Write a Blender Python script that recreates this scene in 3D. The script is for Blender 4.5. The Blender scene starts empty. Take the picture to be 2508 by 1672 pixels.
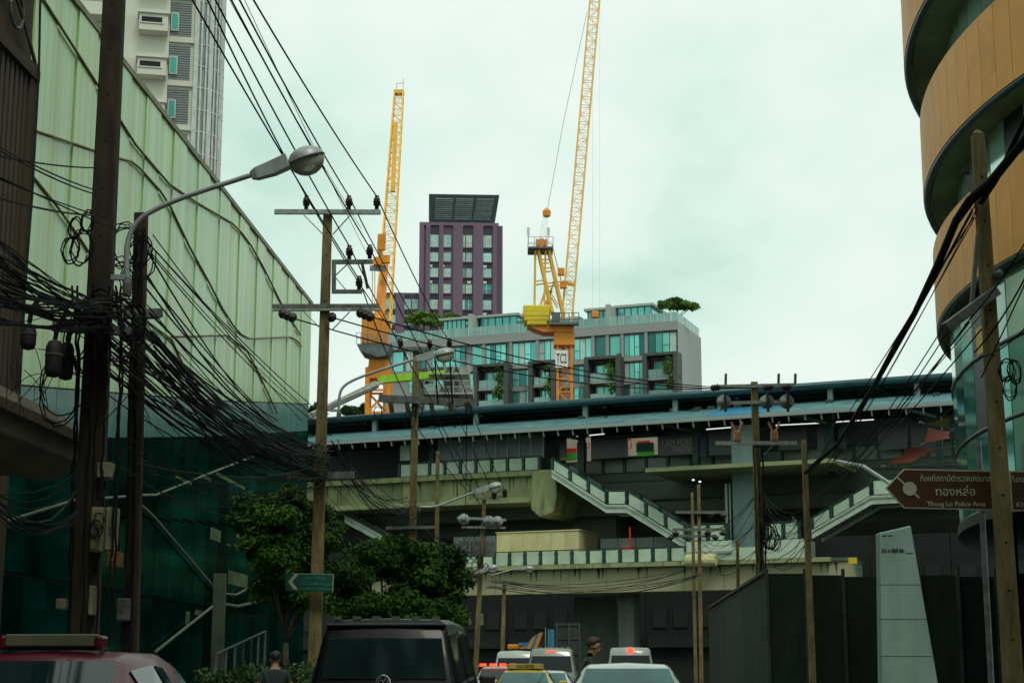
import bpy, math, random
from mathutils import Vector, Matrix
R = math.radians
rnd = random.Random(11)
sc = bpy.context.scene
col = sc.collection
# ------------------------------------------------------------------ camera
F_PX, W_PX, H_PX, EYE, TILT = 4137.0, 2508.0, 1672.0, 1.3, R(11.2)
cd = bpy.data.cameras.new('camera'); cam = bpy.data.objects.new('camera', cd); col.objects.link(cam)
cd.sensor_width = 36.0; cd.lens = 36.0 * F_PX / W_PX
cd.clip_start = 0.1; cd.clip_end = 4000
cam.location = (0, 0, EYE); cam.rotation_euler = (R(90) + TILT, 0, 0)
sc.camera = cam
# ------------------------------------------------------------------ sky, sun, exposure
SUN_EL, SUN_AZ = R(56), R(158)          # azimuth from the street axis towards the right
w = bpy.data.worlds.new('World'); sc.world = w; w.use_nodes = True
nt = w.node_tree; nt.nodes.clear()
def nn(t, k, **kw):
    n = t.nodes.new(k)
    for a, b in kw.items(): setattr(n, a, b)
    return n
sky = nn(nt, 'ShaderNodeTexSky', sky_type='NISHITA', sun_disc=False)
sky.sun_elevation = SUN_EL; sky.sun_rotation = SUN_AZ
tc = nn(nt, 'ShaderNodeTexCoord'); mp = nn(nt, 'ShaderNodeMapping'); mp.inputs['Scale'].default_value = (2.2, 2.2, 3.2)
no = nn(nt, 'ShaderNodeTexNoise'); no.inputs['Scale'].default_value = 3.2; no.inputs['Detail'].default_value = 5; no.inputs['Roughness'].default_value = .5; no.inputs['Distortion'].default_value = .15
rp = nn(nt, 'ShaderNodeValToRGB')
rp.color_ramp.elements[0].position = .30; rp.color_ramp.elements[0].color = (.56, .79, .69, 1)
rp.color_ramp.elements[1].position = .66; rp.color_ramp.elements[1].color = (.88, .97, .91, 1)
e_ = rp.color_ramp.elements.new(.46); e_.color = (.75, .93, .84, 1)
ml = nn(nt, 'ShaderNodeVectorMath', operation='SCALE'); ml.inputs['Scale'].default_value = 10.0
mx = nn(nt, 'ShaderNodeMix', data_type='RGBA'); mx.inputs[0].default_value = .97
bg = nn(nt, 'ShaderNodeBackground'); bg.inputs['Strength'].default_value = .1
wo = nn(nt, 'ShaderNodeOutputWorld')
L = nt.links.new
L(tc.outputs['Generated'], mp.inputs['Vector']); L(mp.outputs[0], no.inputs['Vector']); L(no.outputs['Fac'], rp.inputs[0])
L(rp.outputs[0], ml.inputs[0]); L(sky.outputs[0], mx.inputs[6]); L(ml.outputs[0], mx.inputs[7]); L(mx.outputs[2], bg.inputs[0]); L(bg.outputs[0], wo.inputs[0])
sd = bpy.data.lights.new('sun', 'SUN'); sd.energy = 1.2; sd.angle = R(18); sd.color = (1, .96, .84)
so = bpy.data.objects.new('sun', sd); col.objects.link(so); so.rotation_euler = (R(90) - SUN_EL, 0, R(180) - SUN_AZ + R(0))
sv = sc.view_settings; sv.view_transform = 'Standard'; sv.look = 'None'; sv.exposure = 0.0; sv.gamma = 1.0; sv.use_curve_mapping = False
# ------------------------------------------------------------------ measuring helpers: where a sight line meets a vertical plane
CT, ST = math.cos(TILT), math.sin(TILT)
def ray(px, py):
    a, b = (px - W_PX/2)/F_PX, (H_PX/2 - py)/F_PX
    return Vector((a, CT - b*ST, ST + b*CT))
def P(px, py, Y):
    d = ray(px, py); return Vector((0, 0, EYE)) + d*(Y/d.y)
def frame(ox, oy, ang):
    """local frame: u along, v away, z up; returns f(px,py,v)->(u,z)"""
    ca, sa = math.cos(ang), math.sin(ang)
    def f(px, py, v=0.0):
        d = ray(px, py); o = Vector((-ox, -oy, EYE))
        ou, ov = ca*o.x + sa*o.y, -sa*o.x + ca*o.y
        du, dv = ca*d.x + sa*d.y, -sa*d.x + ca*d.y
        t = (v - ov)/dv
        return (ou + du*t, o.z + d.z*t)
    return f
# ------------------------------------------------------------------ materials
MATS = {}
def mat(name, c, rough=.6, metal=0.0, var=.18, scale=2.0, bump=0.0, rand=0.0, spec=.5, stretch=None, c2=None, lo=.35, hi=.68, emit=0.0, trans=0.0, alpha=1.0, coat=0.0, detail=6, tint=None):
    m = bpy.data.materials.new(name); m.use_nodes = True; t = m.node_tree; b = t.nodes['Principled BSDF']
    b.inputs['Roughness'].default_value = rough; b.inputs['Metallic'].default_value = metal
    b.inputs['Specular IOR Level'].default_value = spec
    if coat: b.inputs['Coat Weight'].default_value = coat; b.inputs['Coat Roughness'].default_value = .06
    if tint: b.inputs['Specular Tint'].default_value = tuple(tint) + (1,)
    if trans: b.inputs['Transmission Weight'].default_value = trans
    if alpha < 1: b.inputs['Alpha'].default_value = alpha
    c = tuple(c) + (1,)
    b.inputs['Base Color'].default_value = c
    lk = t.links.new
    if var or c2:
        d = tuple(c2) + (1,) if c2 else tuple(x*(1-2*var) for x in c[:3]) + (1,)
        e = c if c2 else tuple(min(1, x*(1+var)) for x in c[:3]) + (1,)
        x = nn(t, 'ShaderNodeTexCoord'); mm = nn(t, 'ShaderNodeMapping'); mm.inputs['Scale'].default_value = stretch or (1, 1, 1)
        n = nn(t, 'ShaderNodeTexNoise'); n.inputs['Scale'].default_value = scale; n.inputs['Detail'].default_value = detail; n.inputs['Roughness'].default_value = .62
        r = nn(t, 'ShaderNodeValToRGB'); r.color_ramp.elements[0].position = lo; r.color_ramp.elements[1].position = hi
        r.color_ramp.elements[0].color = d; r.color_ramp.elements[1].color = e
        lk(x.outputs['Object'], mm.inputs[0]); lk(mm.outputs[0], n.inputs['Vector']); lk(n.outputs['Fac'], r.inputs[0])
        out = r.outputs[0]
        if rand:
            oi = nn(t, 'ShaderNodeObjectInfo'); mr = nn(t, 'ShaderNodeMapRange'); mr.inputs[3].default_value = 1-rand; mr.inputs[4].default_value = 1+rand
            hs = nn(t, 'ShaderNodeHueSaturation'); lk(oi.outputs['Random'], mr.inputs[0]); lk(mr.outputs[0], hs.inputs['Value']); lk(out, hs.inputs['Color']); out = hs.outputs[0]
            ad = nn(t, 'ShaderNodeVectorMath', operation='ADD'); sc3 = nn(t, 'ShaderNodeVectorMath', operation='SCALE'); cb = nn(t, 'ShaderNodeCombineXYZ')
            lk(oi.outputs['Random'], cb.inputs[0]); lk(oi.outputs['Random'], cb.inputs[1]); lk(cb.outputs[0], sc3.inputs[0]); sc3.inputs['Scale'].default_value = 37.0
            lk(mm.outputs[0], ad.inputs[0]); lk(sc3.outputs[0], ad.inputs[1]); lk(ad.outputs[0], n.inputs['Vector'])
        lk(out, b.inputs['Base Color'])
        if emit: lk(out, b.inputs['Emission Color'])
        if bump:
            bp = nn(t, 'ShaderNodeBump'); bp.inputs['Strength'].default_value = bump; bp.inputs['Distance'].default_value = .02
            n2 = nn(t, 'ShaderNodeTexNoise'); n2.inputs['Scale'].default_value = scale*7; n2.inputs['Detail'].default_value = 4
            lk(mm.outputs[0], n2.inputs['Vector']); lk(n2.outputs['Fac'], bp.inputs['Height']); lk(bp.outputs[0], b.inputs['Normal'])
    if emit: b.inputs['Emission Strength'].default_value = emit; 
    if emit and not (var or c2): b.inputs['Emission Color'].default_value = c
    MATS[name] = m; return m
# ------------------------------------------------------------------ mesh builder
class MB:
    def __init__(s): s.v = []; s.f = []; s.mi = []; s.cur = 0
    def add(s, vs, fs):
        n = len(s.v); s.v += [tuple(x) for x in vs]
        for q in fs: s.f.append(tuple(i+n for i in q)); s.mi.append(s.cur)
        return s
    def box(s, x0, x1, y0, y1, z0, z1):
        return s.add([(x0,y0,z0),(x1,y0,z0),(x1,y1,z0),(x0,y1,z0),(x0,y0,z1),(x1,y0,z1),(x1,y1,z1),(x0,y1,z1)],
                     [(0,3,2,1),(4,5,6,7),(0,1,5,4),(1,2,6,5),(2,3,7,6),(3,0,4,7)])
    def bar(s, p0, p1, w, h=None, up=(0,0,1), w1=None, h1=None):
        p0, p1 = Vector(p0), Vector(p1); h = h or w; w1 = w1 or w; h1 = h1 or h*w1/w
        d = (p1-p0).normalized(); u = Vector(up)
        if abs(d.dot(u)) > .98: u = Vector((0,1,0)) if abs(d.y) < .9 else Vector((1,0,0))
        a = d.cross(u).normalized(); b = a.cross(d).normalized()
        vs = []
        for p, ww, hh in ((p0,w,h),(p1,w1,h1)):
            for i, j in ((-1,-1),(1,-1),(1,1),(-1,1)): vs.append(p + a*(i*ww/2) + b*(j*hh/2))
        return s.add(vs, [(3,2,1,0),(4,5,6,7),(0,1,5,4),(1,2,6,5),(2,3,7,6),(3,0,4,7)])
    def tube(s, pts, r, n=6, caps=True):
        pts = [Vector(p) for p in pts]; m = len(pts); rs = r if isinstance(r, (list, tuple)) else [r]*m
        vs = []; a = None
        for i, p in enumerate(pts):
            d = (pts[min(i+1,m-1)] - pts[max(i-1,0)])
            if d.length < 1e-9: d = Vector((0,0,1))
            d.normalize()
            if a is None: a = d.orthogonal().normalized()
            else:
                a = a - d*a.dot(d)
                a = a.normalized() if a.length > 1e-6 else d.orthogonal().normalized()
            b = d.cross(a)
            for k in range(n):
                t = 2*math.pi*k/n; vs.append(p + (a*math.cos(t) + b*math.sin(t))*rs[i])
        fs = [(i*n+k, i*n+(k+1)%n, (i+1)*n+(k+1)%n, (i+1)*n+k) for i in range(m-1) for k in range(n)]
        if caps: fs += [tuple(reversed(range(n))), tuple(range((m-1)*n, m*n))]
        return s.add(vs, fs)
    def prism(s, poly, fn, d0, d1):
        """polygon of 2-D points; fn(a,b,d)->xyz; extruded from d0 to d1"""
        n = len(poly)
        vs = [fn(a,b,d0) for a,b in poly] + [fn(a,b,d1) for a,b in poly]
        return s.add(vs, [tuple(range(n)), tuple(reversed(range(n,2*n)))] + [((i+1)%n, i, n+i, n+(i+1)%n) for i in range(n)])
    def lathe(s, prof, n=12, c=(0,0,0), axis='z'):
        vs = []
        for r, z in prof:
            for k in range(n):
                t = 2*math.pi*k/n; p = (r*math.cos(t), r*math.sin(t), z)
                if axis == 'y': p = (p[0], p[2], p[1])
                if axis == 'x': p = (p[2], p[0], p[1])
                vs.append((c[0]+p[0], c[1]+p[1], c[2]+p[2]))
        m = len(prof)
        fs = [(i*n+k, i*n+(k+1)%n, (i+1)*n+(k+1)%n, (i+1)*n+k) for i in range(m-1) for k in range(n)]
        fs += [tuple(reversed(range(n))), tuple(range((m-1)*n, m*n))]
        return s.add(vs, fs)
    def mesh(s, name, mats, smooth=False):
        me = bpy.data.meshes.new(name); me.from_pydata(s.v, [], s.f)
        if not isinstance(mats, (list, tuple)): mats = [mats]
        for m in mats: me.materials.append(MATS[m] if isinstance(m, str) else m)
        if len(mats) > 1: me.polygons.foreach_set('material_index', s.mi)
        if smooth: me.polygons.foreach_set('use_smooth', [True]*len(s.f))
        me.update(); return me
    def build(s, name, mats, parent=None, world=False, smooth=False, bevel=0.0, seg=2):
        if world and parent is not None:
            inv = wm(parent).inverted(); s.v = [tuple(inv @ Vector(p)) for p in s.v]
        o = bpy.data.objects.new(name, s.mesh(name, mats, smooth)); col.objects.link(o); o.parent = parent
        if bevel:
            md = o.modifiers.new('bevel', 'BEVEL'); md.width = bevel; md.segments = seg; md.limit_method = 'ANGLE'; md.angle_limit = R(35); md.harden_normals = False
        return o
def wm(o):
    m = o.matrix_basis.copy()
    if o.parent: m = wm(o.parent) @ m
    return m
def basis(loc, rz): return Matrix.Translation(Vector(loc)) @ Matrix.Rotation(rz, 4, 'Z')
def tag(o, label=None, cat=None, group=None, kind=None):
    if label: o['label'] = label
    if cat: o['category'] = cat
    if group: o['group'] = group
    if kind: o['kind'] = kind
    return o
def thing(name, label, cat, loc=(0,0,0), rz=0.0, group=None):
    o = bpy.data.objects.new(name, None); col.objects.link(o); o.empty_display_size = .2
    o.location = loc; o.rotation_euler = (0, 0, rz); o.matrix_basis = basis(loc, rz)
    return tag(o, label, cat, group)
def inst(name, me, parent, loc=(0,0,0), rot=(0,0,0), scl=(1,1,1)):
    o = bpy.data.objects.new(name, me); col.objects.link(o); o.parent = parent
    o.location = loc; o.rotation_euler = rot; o.scale = scl; return o
def copy_tree(o, parent=None):
    c = o.copy(); col.objects.link(c); c.parent = parent
    for ch in list(o.children): copy_tree(ch, c)
    return c
def struct(o): o['kind'] = 'structure'; return o
def text_mesh(s, size, align='CENTER', depth=.004, bold=0.0, spacing=1.0):
    cu = bpy.data.curves.new('lettering', 'FONT'); cu.body = s; cu.size = size; cu.align_x = align; cu.align_y = 'CENTER'
    cu.extrude = depth; cu.offset = bold; cu.space_character = spacing; cu.resolution_u = 3
    o = bpy.data.objects.new('lettering', cu); col.objects.link(o)
    dg = bpy.context.evaluated_depsgraph_get(); me = bpy.data.meshes.new_from_object(o.evaluated_get(dg))
    bpy.data.objects.remove(o); bpy.data.curves.remove(cu); return me
def lettering(s, size, m, parent, loc, rz=0.0, align='CENTER', bold=0.0, spacing=1.0, width=None, depth=.004):
    me = text_mesh(s, size, align, depth, bold, spacing); me.materials.clear(); me.materials.append(MATS[m])
    o = inst('lettering', me, parent, loc, (R(90), 0, rz))
    if width:
        xs = [v.co.x for v in me.vertices]
        if xs: o.scale = (width/max(1e-6, max(xs)-min(xs)), 1, 1)
    return o
UNIT = None
def unit_box(name, m):
    return MB().box(-.5,.5,-.5,.5,-.5,.5).mesh(name, m)
_ub = {}
def bx(name, m, parent, x0, x1, y0, y1, z0, z1):
    """a box piece sharing one unit mesh per material"""
    k = m
    if k not in _ub: _ub[k] = unit_box('block_' + m, m)
    return inst(name, _ub[k], parent, ((x0+x1)/2, (y0+y1)/2, (z0+z1)/2), (0,0,0), (abs(x1-x0), abs(y1-y0), abs(z1-z0)))
# ------------------------------------------------------------------ the palette
mat('asphalt', (.045,.047,.046), .85, var=.3, scale=1.2, bump=.3)
mat('paving', (.20,.20,.17), .85, var=.25, scale=2.5, bump=.2, rand=.12)
mat('kerb_concrete', (.30,.30,.27), .85, var=.2, scale=3)
mat('road_paint', (.7,.7,.66), .7, var=.2, scale=6)
mat('pole_concrete', (.20,.155,.06), .9, var=.28, scale=2.2, bump=.3, stretch=(3,3,.6))
mat('pole_weathered', (.042,.030,.016), .9, var=.3, scale=2.5, bump=.3, stretch=(3,3,.6))
mat('galvanised', (.36,.39,.38), .45, .6, var=.2, scale=8)
mat('dull_steel', (.13,.14,.13), .6, .3, var=.25, scale=5)
mat('lamp_grey', (.40,.43,.44), .4, .25, var=.12, scale=5)
mat('lamp_glass', (.72,.72,.56), .12, var=.15, scale=6, trans=.35)
mat('cable_black', (.008,.010,.010), .9, var=.1, spec=.15)
mat('cable_grey', (.035,.04,.04), .85, var=.2, spec=.2)
mat('insulator', (.035,.025,.022), .25, var=.2, scale=9)
mat('black_rubber', (.012,.012,.012), .7, var=.2)
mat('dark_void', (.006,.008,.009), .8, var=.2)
# ================================================================== the setting: ground, road, pavements
SLOPE = .0524                                   # the street runs slightly to the right of the view axis
def KL(Y): return -5.2 + SLOPE*Y
def KR(Y): return 4.0 + SLOPE*Y
struct(MB().add([(-900,-300,-.012),(900,-300,-.012),(900,2500,-.012),(-900,2500,-.012)], [(0,1,2,3)]).build('ground', 'asphalt'))
def strip(name, m, a0, a1, y0, y1, z0, z1, top_only=False):
    b = MB()
    b.add([(a0(y0),y0,z0),(a1(y0),y0,z0),(a1(y1),y1,z0),(a0(y1),y1,z0),(a0(y0),y0,z1),(a1(y0),y0,z1),(a1(y1),y1,z1),(a0(y1),y1,z1)],
          [(4,5,6,7)] if top_only else [(0,3,2,1),(4,5,6,7),(0,1,5,4),(1,2,6,5),(2,3,7,6),(3,0,4,7)])
    return struct(b.build(name, m))
strip('road', 'asphalt', KL, KR, -45, 96, -.01, .0, True)
strip('pavement_left', 'paving', lambda y: KL(y)-6.6, lambda y: KL(y)-.15, -45, 92, 0, .14)
strip('pavement_right', 'paving', lambda y: KR(y)+.15, lambda y: KR(y)+4.0, -45, 88, 0, .14)
strip('kerb_left', 'kerb_concrete', lambda y: KL(y)-.15, lambda y: KL(y), -45, 92, 0, .15)
strip('kerb_right', 'kerb_concrete', lambda y: KR(y), lambda y: KR(y)+.15, -45, 88, 0, .15)
for k in range(16):
    y0 = -20 + k*7.0
    strip('lane_marking', 'road_paint', lambda y: -.62+SLOPE*y, lambda y: -.50+SLOPE*y, y0, y0+3, 0, .004, True)
# ================================================================== left: shopping mall with streaked glass panels
mat('streaked_glass', (.40,.72,.38), .24, var=0, c2=(.32,.40,.035), scale=1.0, stretch=(2.6,2.6,.05), lo=.30, hi=.60, rand=.06, spec=.4, detail=8)
mat('teal_glass', (.012,.30,.26), .12, .9, c2=(.003,.07,.062), scale=.35, rand=.3, tint=(.04,.28,.26), stretch=(1,1,1.6))
mat('teal_band', (.05,.22,.19), .25, 0, var=.2, scale=.5, rand=.1)
mat('seam_bronze', (.22,.21,.10), .6, var=.2)
mat('trim_pale', (.065,.085,.055), .5, var=.15)
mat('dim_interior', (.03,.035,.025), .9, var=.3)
mat('lit_green', (.07,.13,.03), .6, var=.4, scale=1.0)
def mallx(Y): return -12.17 + SLOPE*Y
MY0, MY1 = 30.0, 70.0
mall = thing('shopping_mall', 'long shopping mall with streaked pale green glass panels and dark teal glazing below', 'building', (mallx(MY0), MY0, 0), 0)
def onmall(px, py, off=0.0):
    d = ray(px, py); t = (-12.17 + off)/(d.x - SLOPE*d.y); return Vector((0,0,EYE)) + d*t
TOPZ = onmall(741, 721).z
low = [(onmall(182,952)), (onmall(378,968)), (onmall(520,979)), (onmall(730,987))]
def lowz(Y):
    pts = [(p.y, p.z) for p in low]
    if Y <= pts[0][0]: pts = pts[:2]
    elif Y >= pts[-1][0]: pts = pts[-2:]
    else:
        for i in range(3):
            if pts[i][0] <= Y <= pts[i+1][0]: pts = pts[i:i+2]; break
    (a, b), (c, d) = pts; return b + (d-b)*(Y-a)/(c-a)
def mwall(Y, z, off): return (mallx(Y) + off, Y, z)
def mquad(y0, y1, za0, za1, zb0, zb1, o0, o1):
    """slab on the mall wall between depths y0,y1; za bottom heights, zb top heights; from offset o0 (back) to o1 (front)"""
    return MB().add([mwall(y0,za0,o0), mwall(y1,za1,o0), mwall(y1,zb1,o0), mwall(y0,zb0,o0), mwall(y0,za0,o1), mwall(y1,za1,o1), mwall(y1,zb1,o1), mwall(y0,zb0,o1)],
                    [(0,1,2,3),(7,6,5,4),(4,5,1,0),(5,6,2,1),(6,7,3,2),(7,4,0,3)])
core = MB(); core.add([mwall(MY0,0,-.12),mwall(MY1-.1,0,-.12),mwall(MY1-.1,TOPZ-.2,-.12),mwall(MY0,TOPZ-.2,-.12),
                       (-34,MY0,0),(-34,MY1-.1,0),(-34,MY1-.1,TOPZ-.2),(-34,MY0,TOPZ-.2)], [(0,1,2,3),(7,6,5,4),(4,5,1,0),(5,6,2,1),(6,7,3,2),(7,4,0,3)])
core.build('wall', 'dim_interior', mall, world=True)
y = MY0; pw = 1.5; i = 0
while y < MY1 - .2:
    y1 = min(y + pw, MY1)
    mquad(y+.02, y1-.02, lowz(y), lowz(y1), TOPZ, TOPZ, -.10, (0, .035)[i % 2]).build('glass_panel', 'streaked_glass', mall, world=True)
    mquad(y+.02, y1-.02, lowz(y)-1.15, lowz(y1)-1.15, lowz(y)-.03, lowz(y1)-.03, -.10, -.03).build('spandrel_panel', 'teal_band', mall, world=True)
    zb = 3.4
    zt = lowz(y)-1.18
    nrow = max(1, int(round((zt-zb)/2.4)))
    for r in range(nrow):
        z0, z1 = zb + (zt-zb)*r/nrow, zb + (zt-zb)*(r+1)/nrow
        dz = (lowz(y1)-lowz(y)) if r == nrow-1 else 0
        mquad(y+.02, y1-.02, z0+.025, z0+.025, z1-.025, z1-.025+dz, -.1, -.04).build('pane', 'teal_glass', mall, world=True)
    mquad(y+.02, y1-.02, .15, .15, 3.35, 3.35, -.1, -.05).build('shopfront_pane', 'teal_glass', mall, world=True)
    y = y1; i += 1
mquad(MY0, MY1, TOPZ, TOPZ, TOPZ+.16, TOPZ+.16, -.14, .07).build('coping', 'seam_bronze', mall, world=True)
# end return of the panels facing the junction
MB().box(mallx(MY1)-6, mallx(MY1)-.02, MY1-.08, MY1, lowz(MY1), TOPZ).build('end_panel', 'streaked_glass', mall, world=True)
MB().box(mallx(MY1)-6, mallx(MY1)-.02, MY1-.08, MY1-.01, 0, lowz(MY1)).build('end_glazing', 'teal_glass', mall, world=True)
def seam(pts, r, m, name='seam_pipe', off=.06):
    # round the corners of the polyline
    q = [onmall(a, b, off) for a, b in pts]
    MB().tube(q, r, 6).build(name, m, mall, world=True, smooth=True)
seam([(60,-75),(107,0),(241,211),(291,289),(332,354),(414,450),(461,482),(489,500),(568,546),(592,570),(614,600),(643,650),(689,743),(736,821)], .035, 'seam_bronze')
seam([(20,300),(75,316),(229,368),(286,386),(321,395),(343,412),(393,468),(418,507),(464,604),(507,682),(546,757),(571,796),(590,818),(611,829),(711,825),(727,833),(738,848)], .035, 'seam_bronze')
seam([(75,425),(136,500),(193,579),(296,739),(421,832),(479,960)], .032, 'seam_bronze')
seam([(414,825),(557,821),(604,857),(629,904),(679,1011)], .032, 'seam_bronze')
seam([(20,1275),(180,1225),(330,1214),(358,1212),(381,1212),(536,1150),(640,1110)], .04, 'trim_pale', 'trim_band')
seam([(330,1225),(356,1246),(377,1266),(527,1441),(550,1453),(578,1456),(613,1437),(650,1410)], .04, 'trim_pale', 'trim_band')
seam([(380,1597),(386,1591),(531,1476),(583,1484),(640,1470)], .05, 'trim_pale', 'trim_band')
# lit shop rooms seen through the glazing: their light put into green patches on the panes
for (a, b, c, d) in ((516,1290,540,1328),(580,1292,612,1340),(556,1330,566,1338),(560,1395,606,1440),(455,1495,464,1530),(478,1492,500,1508),(430,1163,470,1188),(490,1158,516,1180),(530,1155,600,1200)):
    p, q = onmall(a, b, -.035), onmall(c, d, -.035)
    mquad(p.y, q.y, q.z, q.z, p.z, p.z, -.038, -.032).build('lit_room_patch', 'lit_green', mall, world=True)
# entrance ramp handrail and canopy column
q = onmall(535, 1540, 1.2)
MB().box(q.x-.16, q.x+.16, q.y-.16, q.y+.16, .1, 4.2).build('entrance_column', 'trim_pale', mall, world=True)
rail = thing('ramp_railing', 'thin dark metal handrail sloping along the mall entrance ramp', 'railing', (KL(44)-2.2, 44, .14), 0)
a, b = P(530, 1600, 42), P(650, 1545, 52)
MB().tube([a, b], .025, 6).build('handrail', 'trim_pale', rail, world=True)
for k in range(7):
    p = a.lerp(b, k/6); MB().bar((p.x,p.y,.14), (p.x,p.y,p.z), .06).build('baluster', 'dull_steel', rail, world=True)
# ================================================================== left: white residential tower behind the mall
mat('tower_white', (.60,.60,.50), .8, var=.10, scale=.4)
mat('louvre_grey', (.20,.23,.23), .6, var=.1)
mat('tower_glass', (.05,.34,.29), .12, .25, var=.1, scale=.3, rand=.3)
mat('tower_curtain', (.22,.27,.25), .3, .2, var=.2, scale=.6, rand=.18)
mat('mullion_white', (.55,.58,.54), .5, var=.1)
mat('window_frame_pale', (.55,.57,.50), .5, var=.05)
TA = -R(12)
TW = thing('residential_tower', 'tall white residential tower with grey louvres and curved glass corner behind the mall', 'building', tuple(P(330, 1655, 108).xy) + (0,), -TA)
tf = frame(TW.location.x, TW.location.y, -TA)
uA, zA = tf(262, 150); uL = tf(120, 150)[0]; uB = tf(412, 150)[0]; uC = tf(466, 150)[0]; uD = tf(480, 150)[0]
HT = 62.0
bx('wall', 'tower_white', TW, uL-10, uB, .0, 18, 0, HT)
bx('wall', 'tower_white', TW, uB+.002, uD, 1.2, 18, 0, HT)
FH = 3.12
zref = tf(420, 143)[1]
k0 = int(zref/FH); zoff = zref - k0*FH
for k in range(2, int(HT/FH)-1):
    z = k*FH + zoff                      # window centre line of a storey
    if z < 22: continue
    for nm, u0, u1 in (('louvre', uB+.03, uC),):
        n = 15
        for j in range(n):
            bx('louvre', 'louvre_grey', TW, u0, u1, 1.10, 1.19, z-1.1+j*.17, z-1.1+j*.17+.12)
    bx('floor_band', 'tower_white', TW, uB+.004, uD-.004, 1.02, 1.198, z-1.55, z-1.15)
    wf = bx('window_frame', 'window_frame_pale', TW, uB+.08, uB+.62, .98, 1.14, z-.75, z+.55)
    bx('window', 'tower_glass', TW, uB+.15, uB+.55, .965, 1.0, z-.66, z+.46)
    # projecting bay with air-conditioning slot
    bx('bay', 'tower_white', TW, uB-2.0, uB-.1, -1.0, -.002, z-1.6, z-.42)
    bx('ledge', 'tower_white', TW, uB-2.12, uB+.02, -1.14, .004, z-.42, z-.17)
    bx('vent_slot', 'dark_void', TW, uB-1.85, uB-.5, -1.03, -.99, z-1.05, z-.68)
    bx('vent_frame', 'window_frame_pale', TW, uB-1.95, uB-.4, -1.07, -1.0, z-1.14, z-1.06)
    # balcony beside the big pole
    bx('balcony', 'tower_white', TW, uA-3.2, uA+.3, -1.3, -.002, z-.9, z+.0)
    bx('balcony_rail', 'dull_steel', TW, uA-3.2, uA+.3, -1.32, -1.28, z+.25, z+.32)
    bx('balcony_door', 'tower_curtain', TW, uA-2.8, uA-.2, -.05, .01, z-.85, z+1.3)
# curved curtain-wall corner
pts = []
for j in range(9):
    t = j/8*R(80); pts.append((uD + .02 + 1.75*math.sin(t)*1.15, 1.1 + 2.6*(1-math.cos(t))))
for j in range(8):
    (a, b), (c, d) = pts[j], pts[j+1]
    MB().add([(a,b,0),(c,d,0),(c,d,HT),(a,b,HT),(a,b+.3,0),(c,d+.3,0),(c,d+.3,HT),(a,b+.3,HT)], [(0,1,2,3),(7,6,5,4),(0,4,5,1),(1,5,6,2),(2,6,7,3),(3,7,4,0)]).build('curtain_wall', 'tower_curtain', TW)
    m_ = MB().bar((a,b-.06,0), (a,b-.06,HT), .12 if j % 3 else .3, .16).build('mullion', 'mullion_white', TW)
for k in range(8, int(HT/FH)*2):
    z = k*FH/2 + zoff
    if z < 22: continue
    t_ = MB()
    for j in range(8):
        (a, b), (c, d) = pts[j], pts[j+1]; t_.bar((a,b-.03,z), (c,d-.03,z), .06, .07)
    t_.build('transom', 'mullion_white', TW)
MB().add([(pts[-1][0],pts[-1][1]+.3,0),(pts[-1][0],18,0),(pts[-1][0],18,HT),(pts[-1][0],pts[-1][1]+.3,HT)], [(0,1,2,3)]).build('side_wall', 'tower_curtain', TW)
# ================================================================== left: brown building with slatted upper gallery and shop awning
mat('brown_render', (.06,.038,.018), .85, var=.3, scale=1.2)
mat('brown_slat', (.06,.038,.018), .7, var=.25, scale=3, rand=.2)
mat('awning_tan', (.07,.053,.03), .8, var=.25, scale=1.5)
bp = P(92, 180, 25)
brownx = lambda Y: bp.x + SLOPE*(Y-25)
BB = thing('brown_shop_building', 'brown shop building with vertical slats, iron scroll and tan awning at the street edge', 'building', (brownx(25), 25, 0), -math.atan(SLOPE))
fz = bp.z
MB().box(-9, -.12, -22, 0, 0, 14.5).build('wall', 'brown_render', BB)
bx('corner_post', 'brown_render', BB, -.3, .02, -.32, .005, 4.4, fz+.1)
k = 0
while k < 44:
    yy = -.42 - k*.2
    bx('slat', 'brown_slat', BB, -.115, -.02, yy-.065, yy+.065, 4.5, fz-.15); k += 1
bx('top_rail', 'brown_render', BB, -.13, .05, -9.4, -.005, fz-.16, fz+.02)
bx('bottom_rail', 'brown_render', BB, -.13, .05, -9.4, -.005, 4.3, 4.48)
sc_ = MB(); 
ring = [(.0, -1.05 + .28*math.cos(t*R(30)), fz+.62 + .28*math.sin(t*R(30))) for t in range(13)]; sc_.tube(ring, .025, 5)
arch = [(.0, -.05 - 2.2*t/10, fz+.05 + 1.0*math.sin(t/10*math.pi*.55)) for t in range(11)]; sc_.tube(arch, .03, 5)
sc_.build('iron_scroll', 'dull_steel', BB)
MB().tube([(.04,-.25,fz+4),(.05,-.2,fz+1),(.06,-.12,fz),(.06,-.1,fz-2),(.04,-.2,fz-5)], .02, 5).build('drain_pipe', 'cable_grey', BB)
# awning: a thick canopy box leaning out over the pavement
AW = MB()
zc = P(125, 1025, 23).z
AW.prism([(-.1,zc+.5),(1.3,zc+.05),(1.55,zc-.22),(1.55,zc-.62),(1.2,zc-.85),(-.1,zc-.7)], lambda a,b,d: (a, d, b), -9.0, -1.8)
AW.build('awning', 'awning_tan', BB, bevel=.03)
MB().box(1.56, 1.62, -9.0, -1.75, zc-.35, zc-.22).build('awning_gutter', 'brown_slat', BB)
bx('shopfront', 'dark_void', BB, -.119, .03, -9.4, -.6, .15, 3.4)
for j in range(5): bx('shop_pillar', 'brown_render', BB, -.118, .1, -9.4+j*2.15, -9.1+j*2.15, .14, 4.29)
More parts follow.
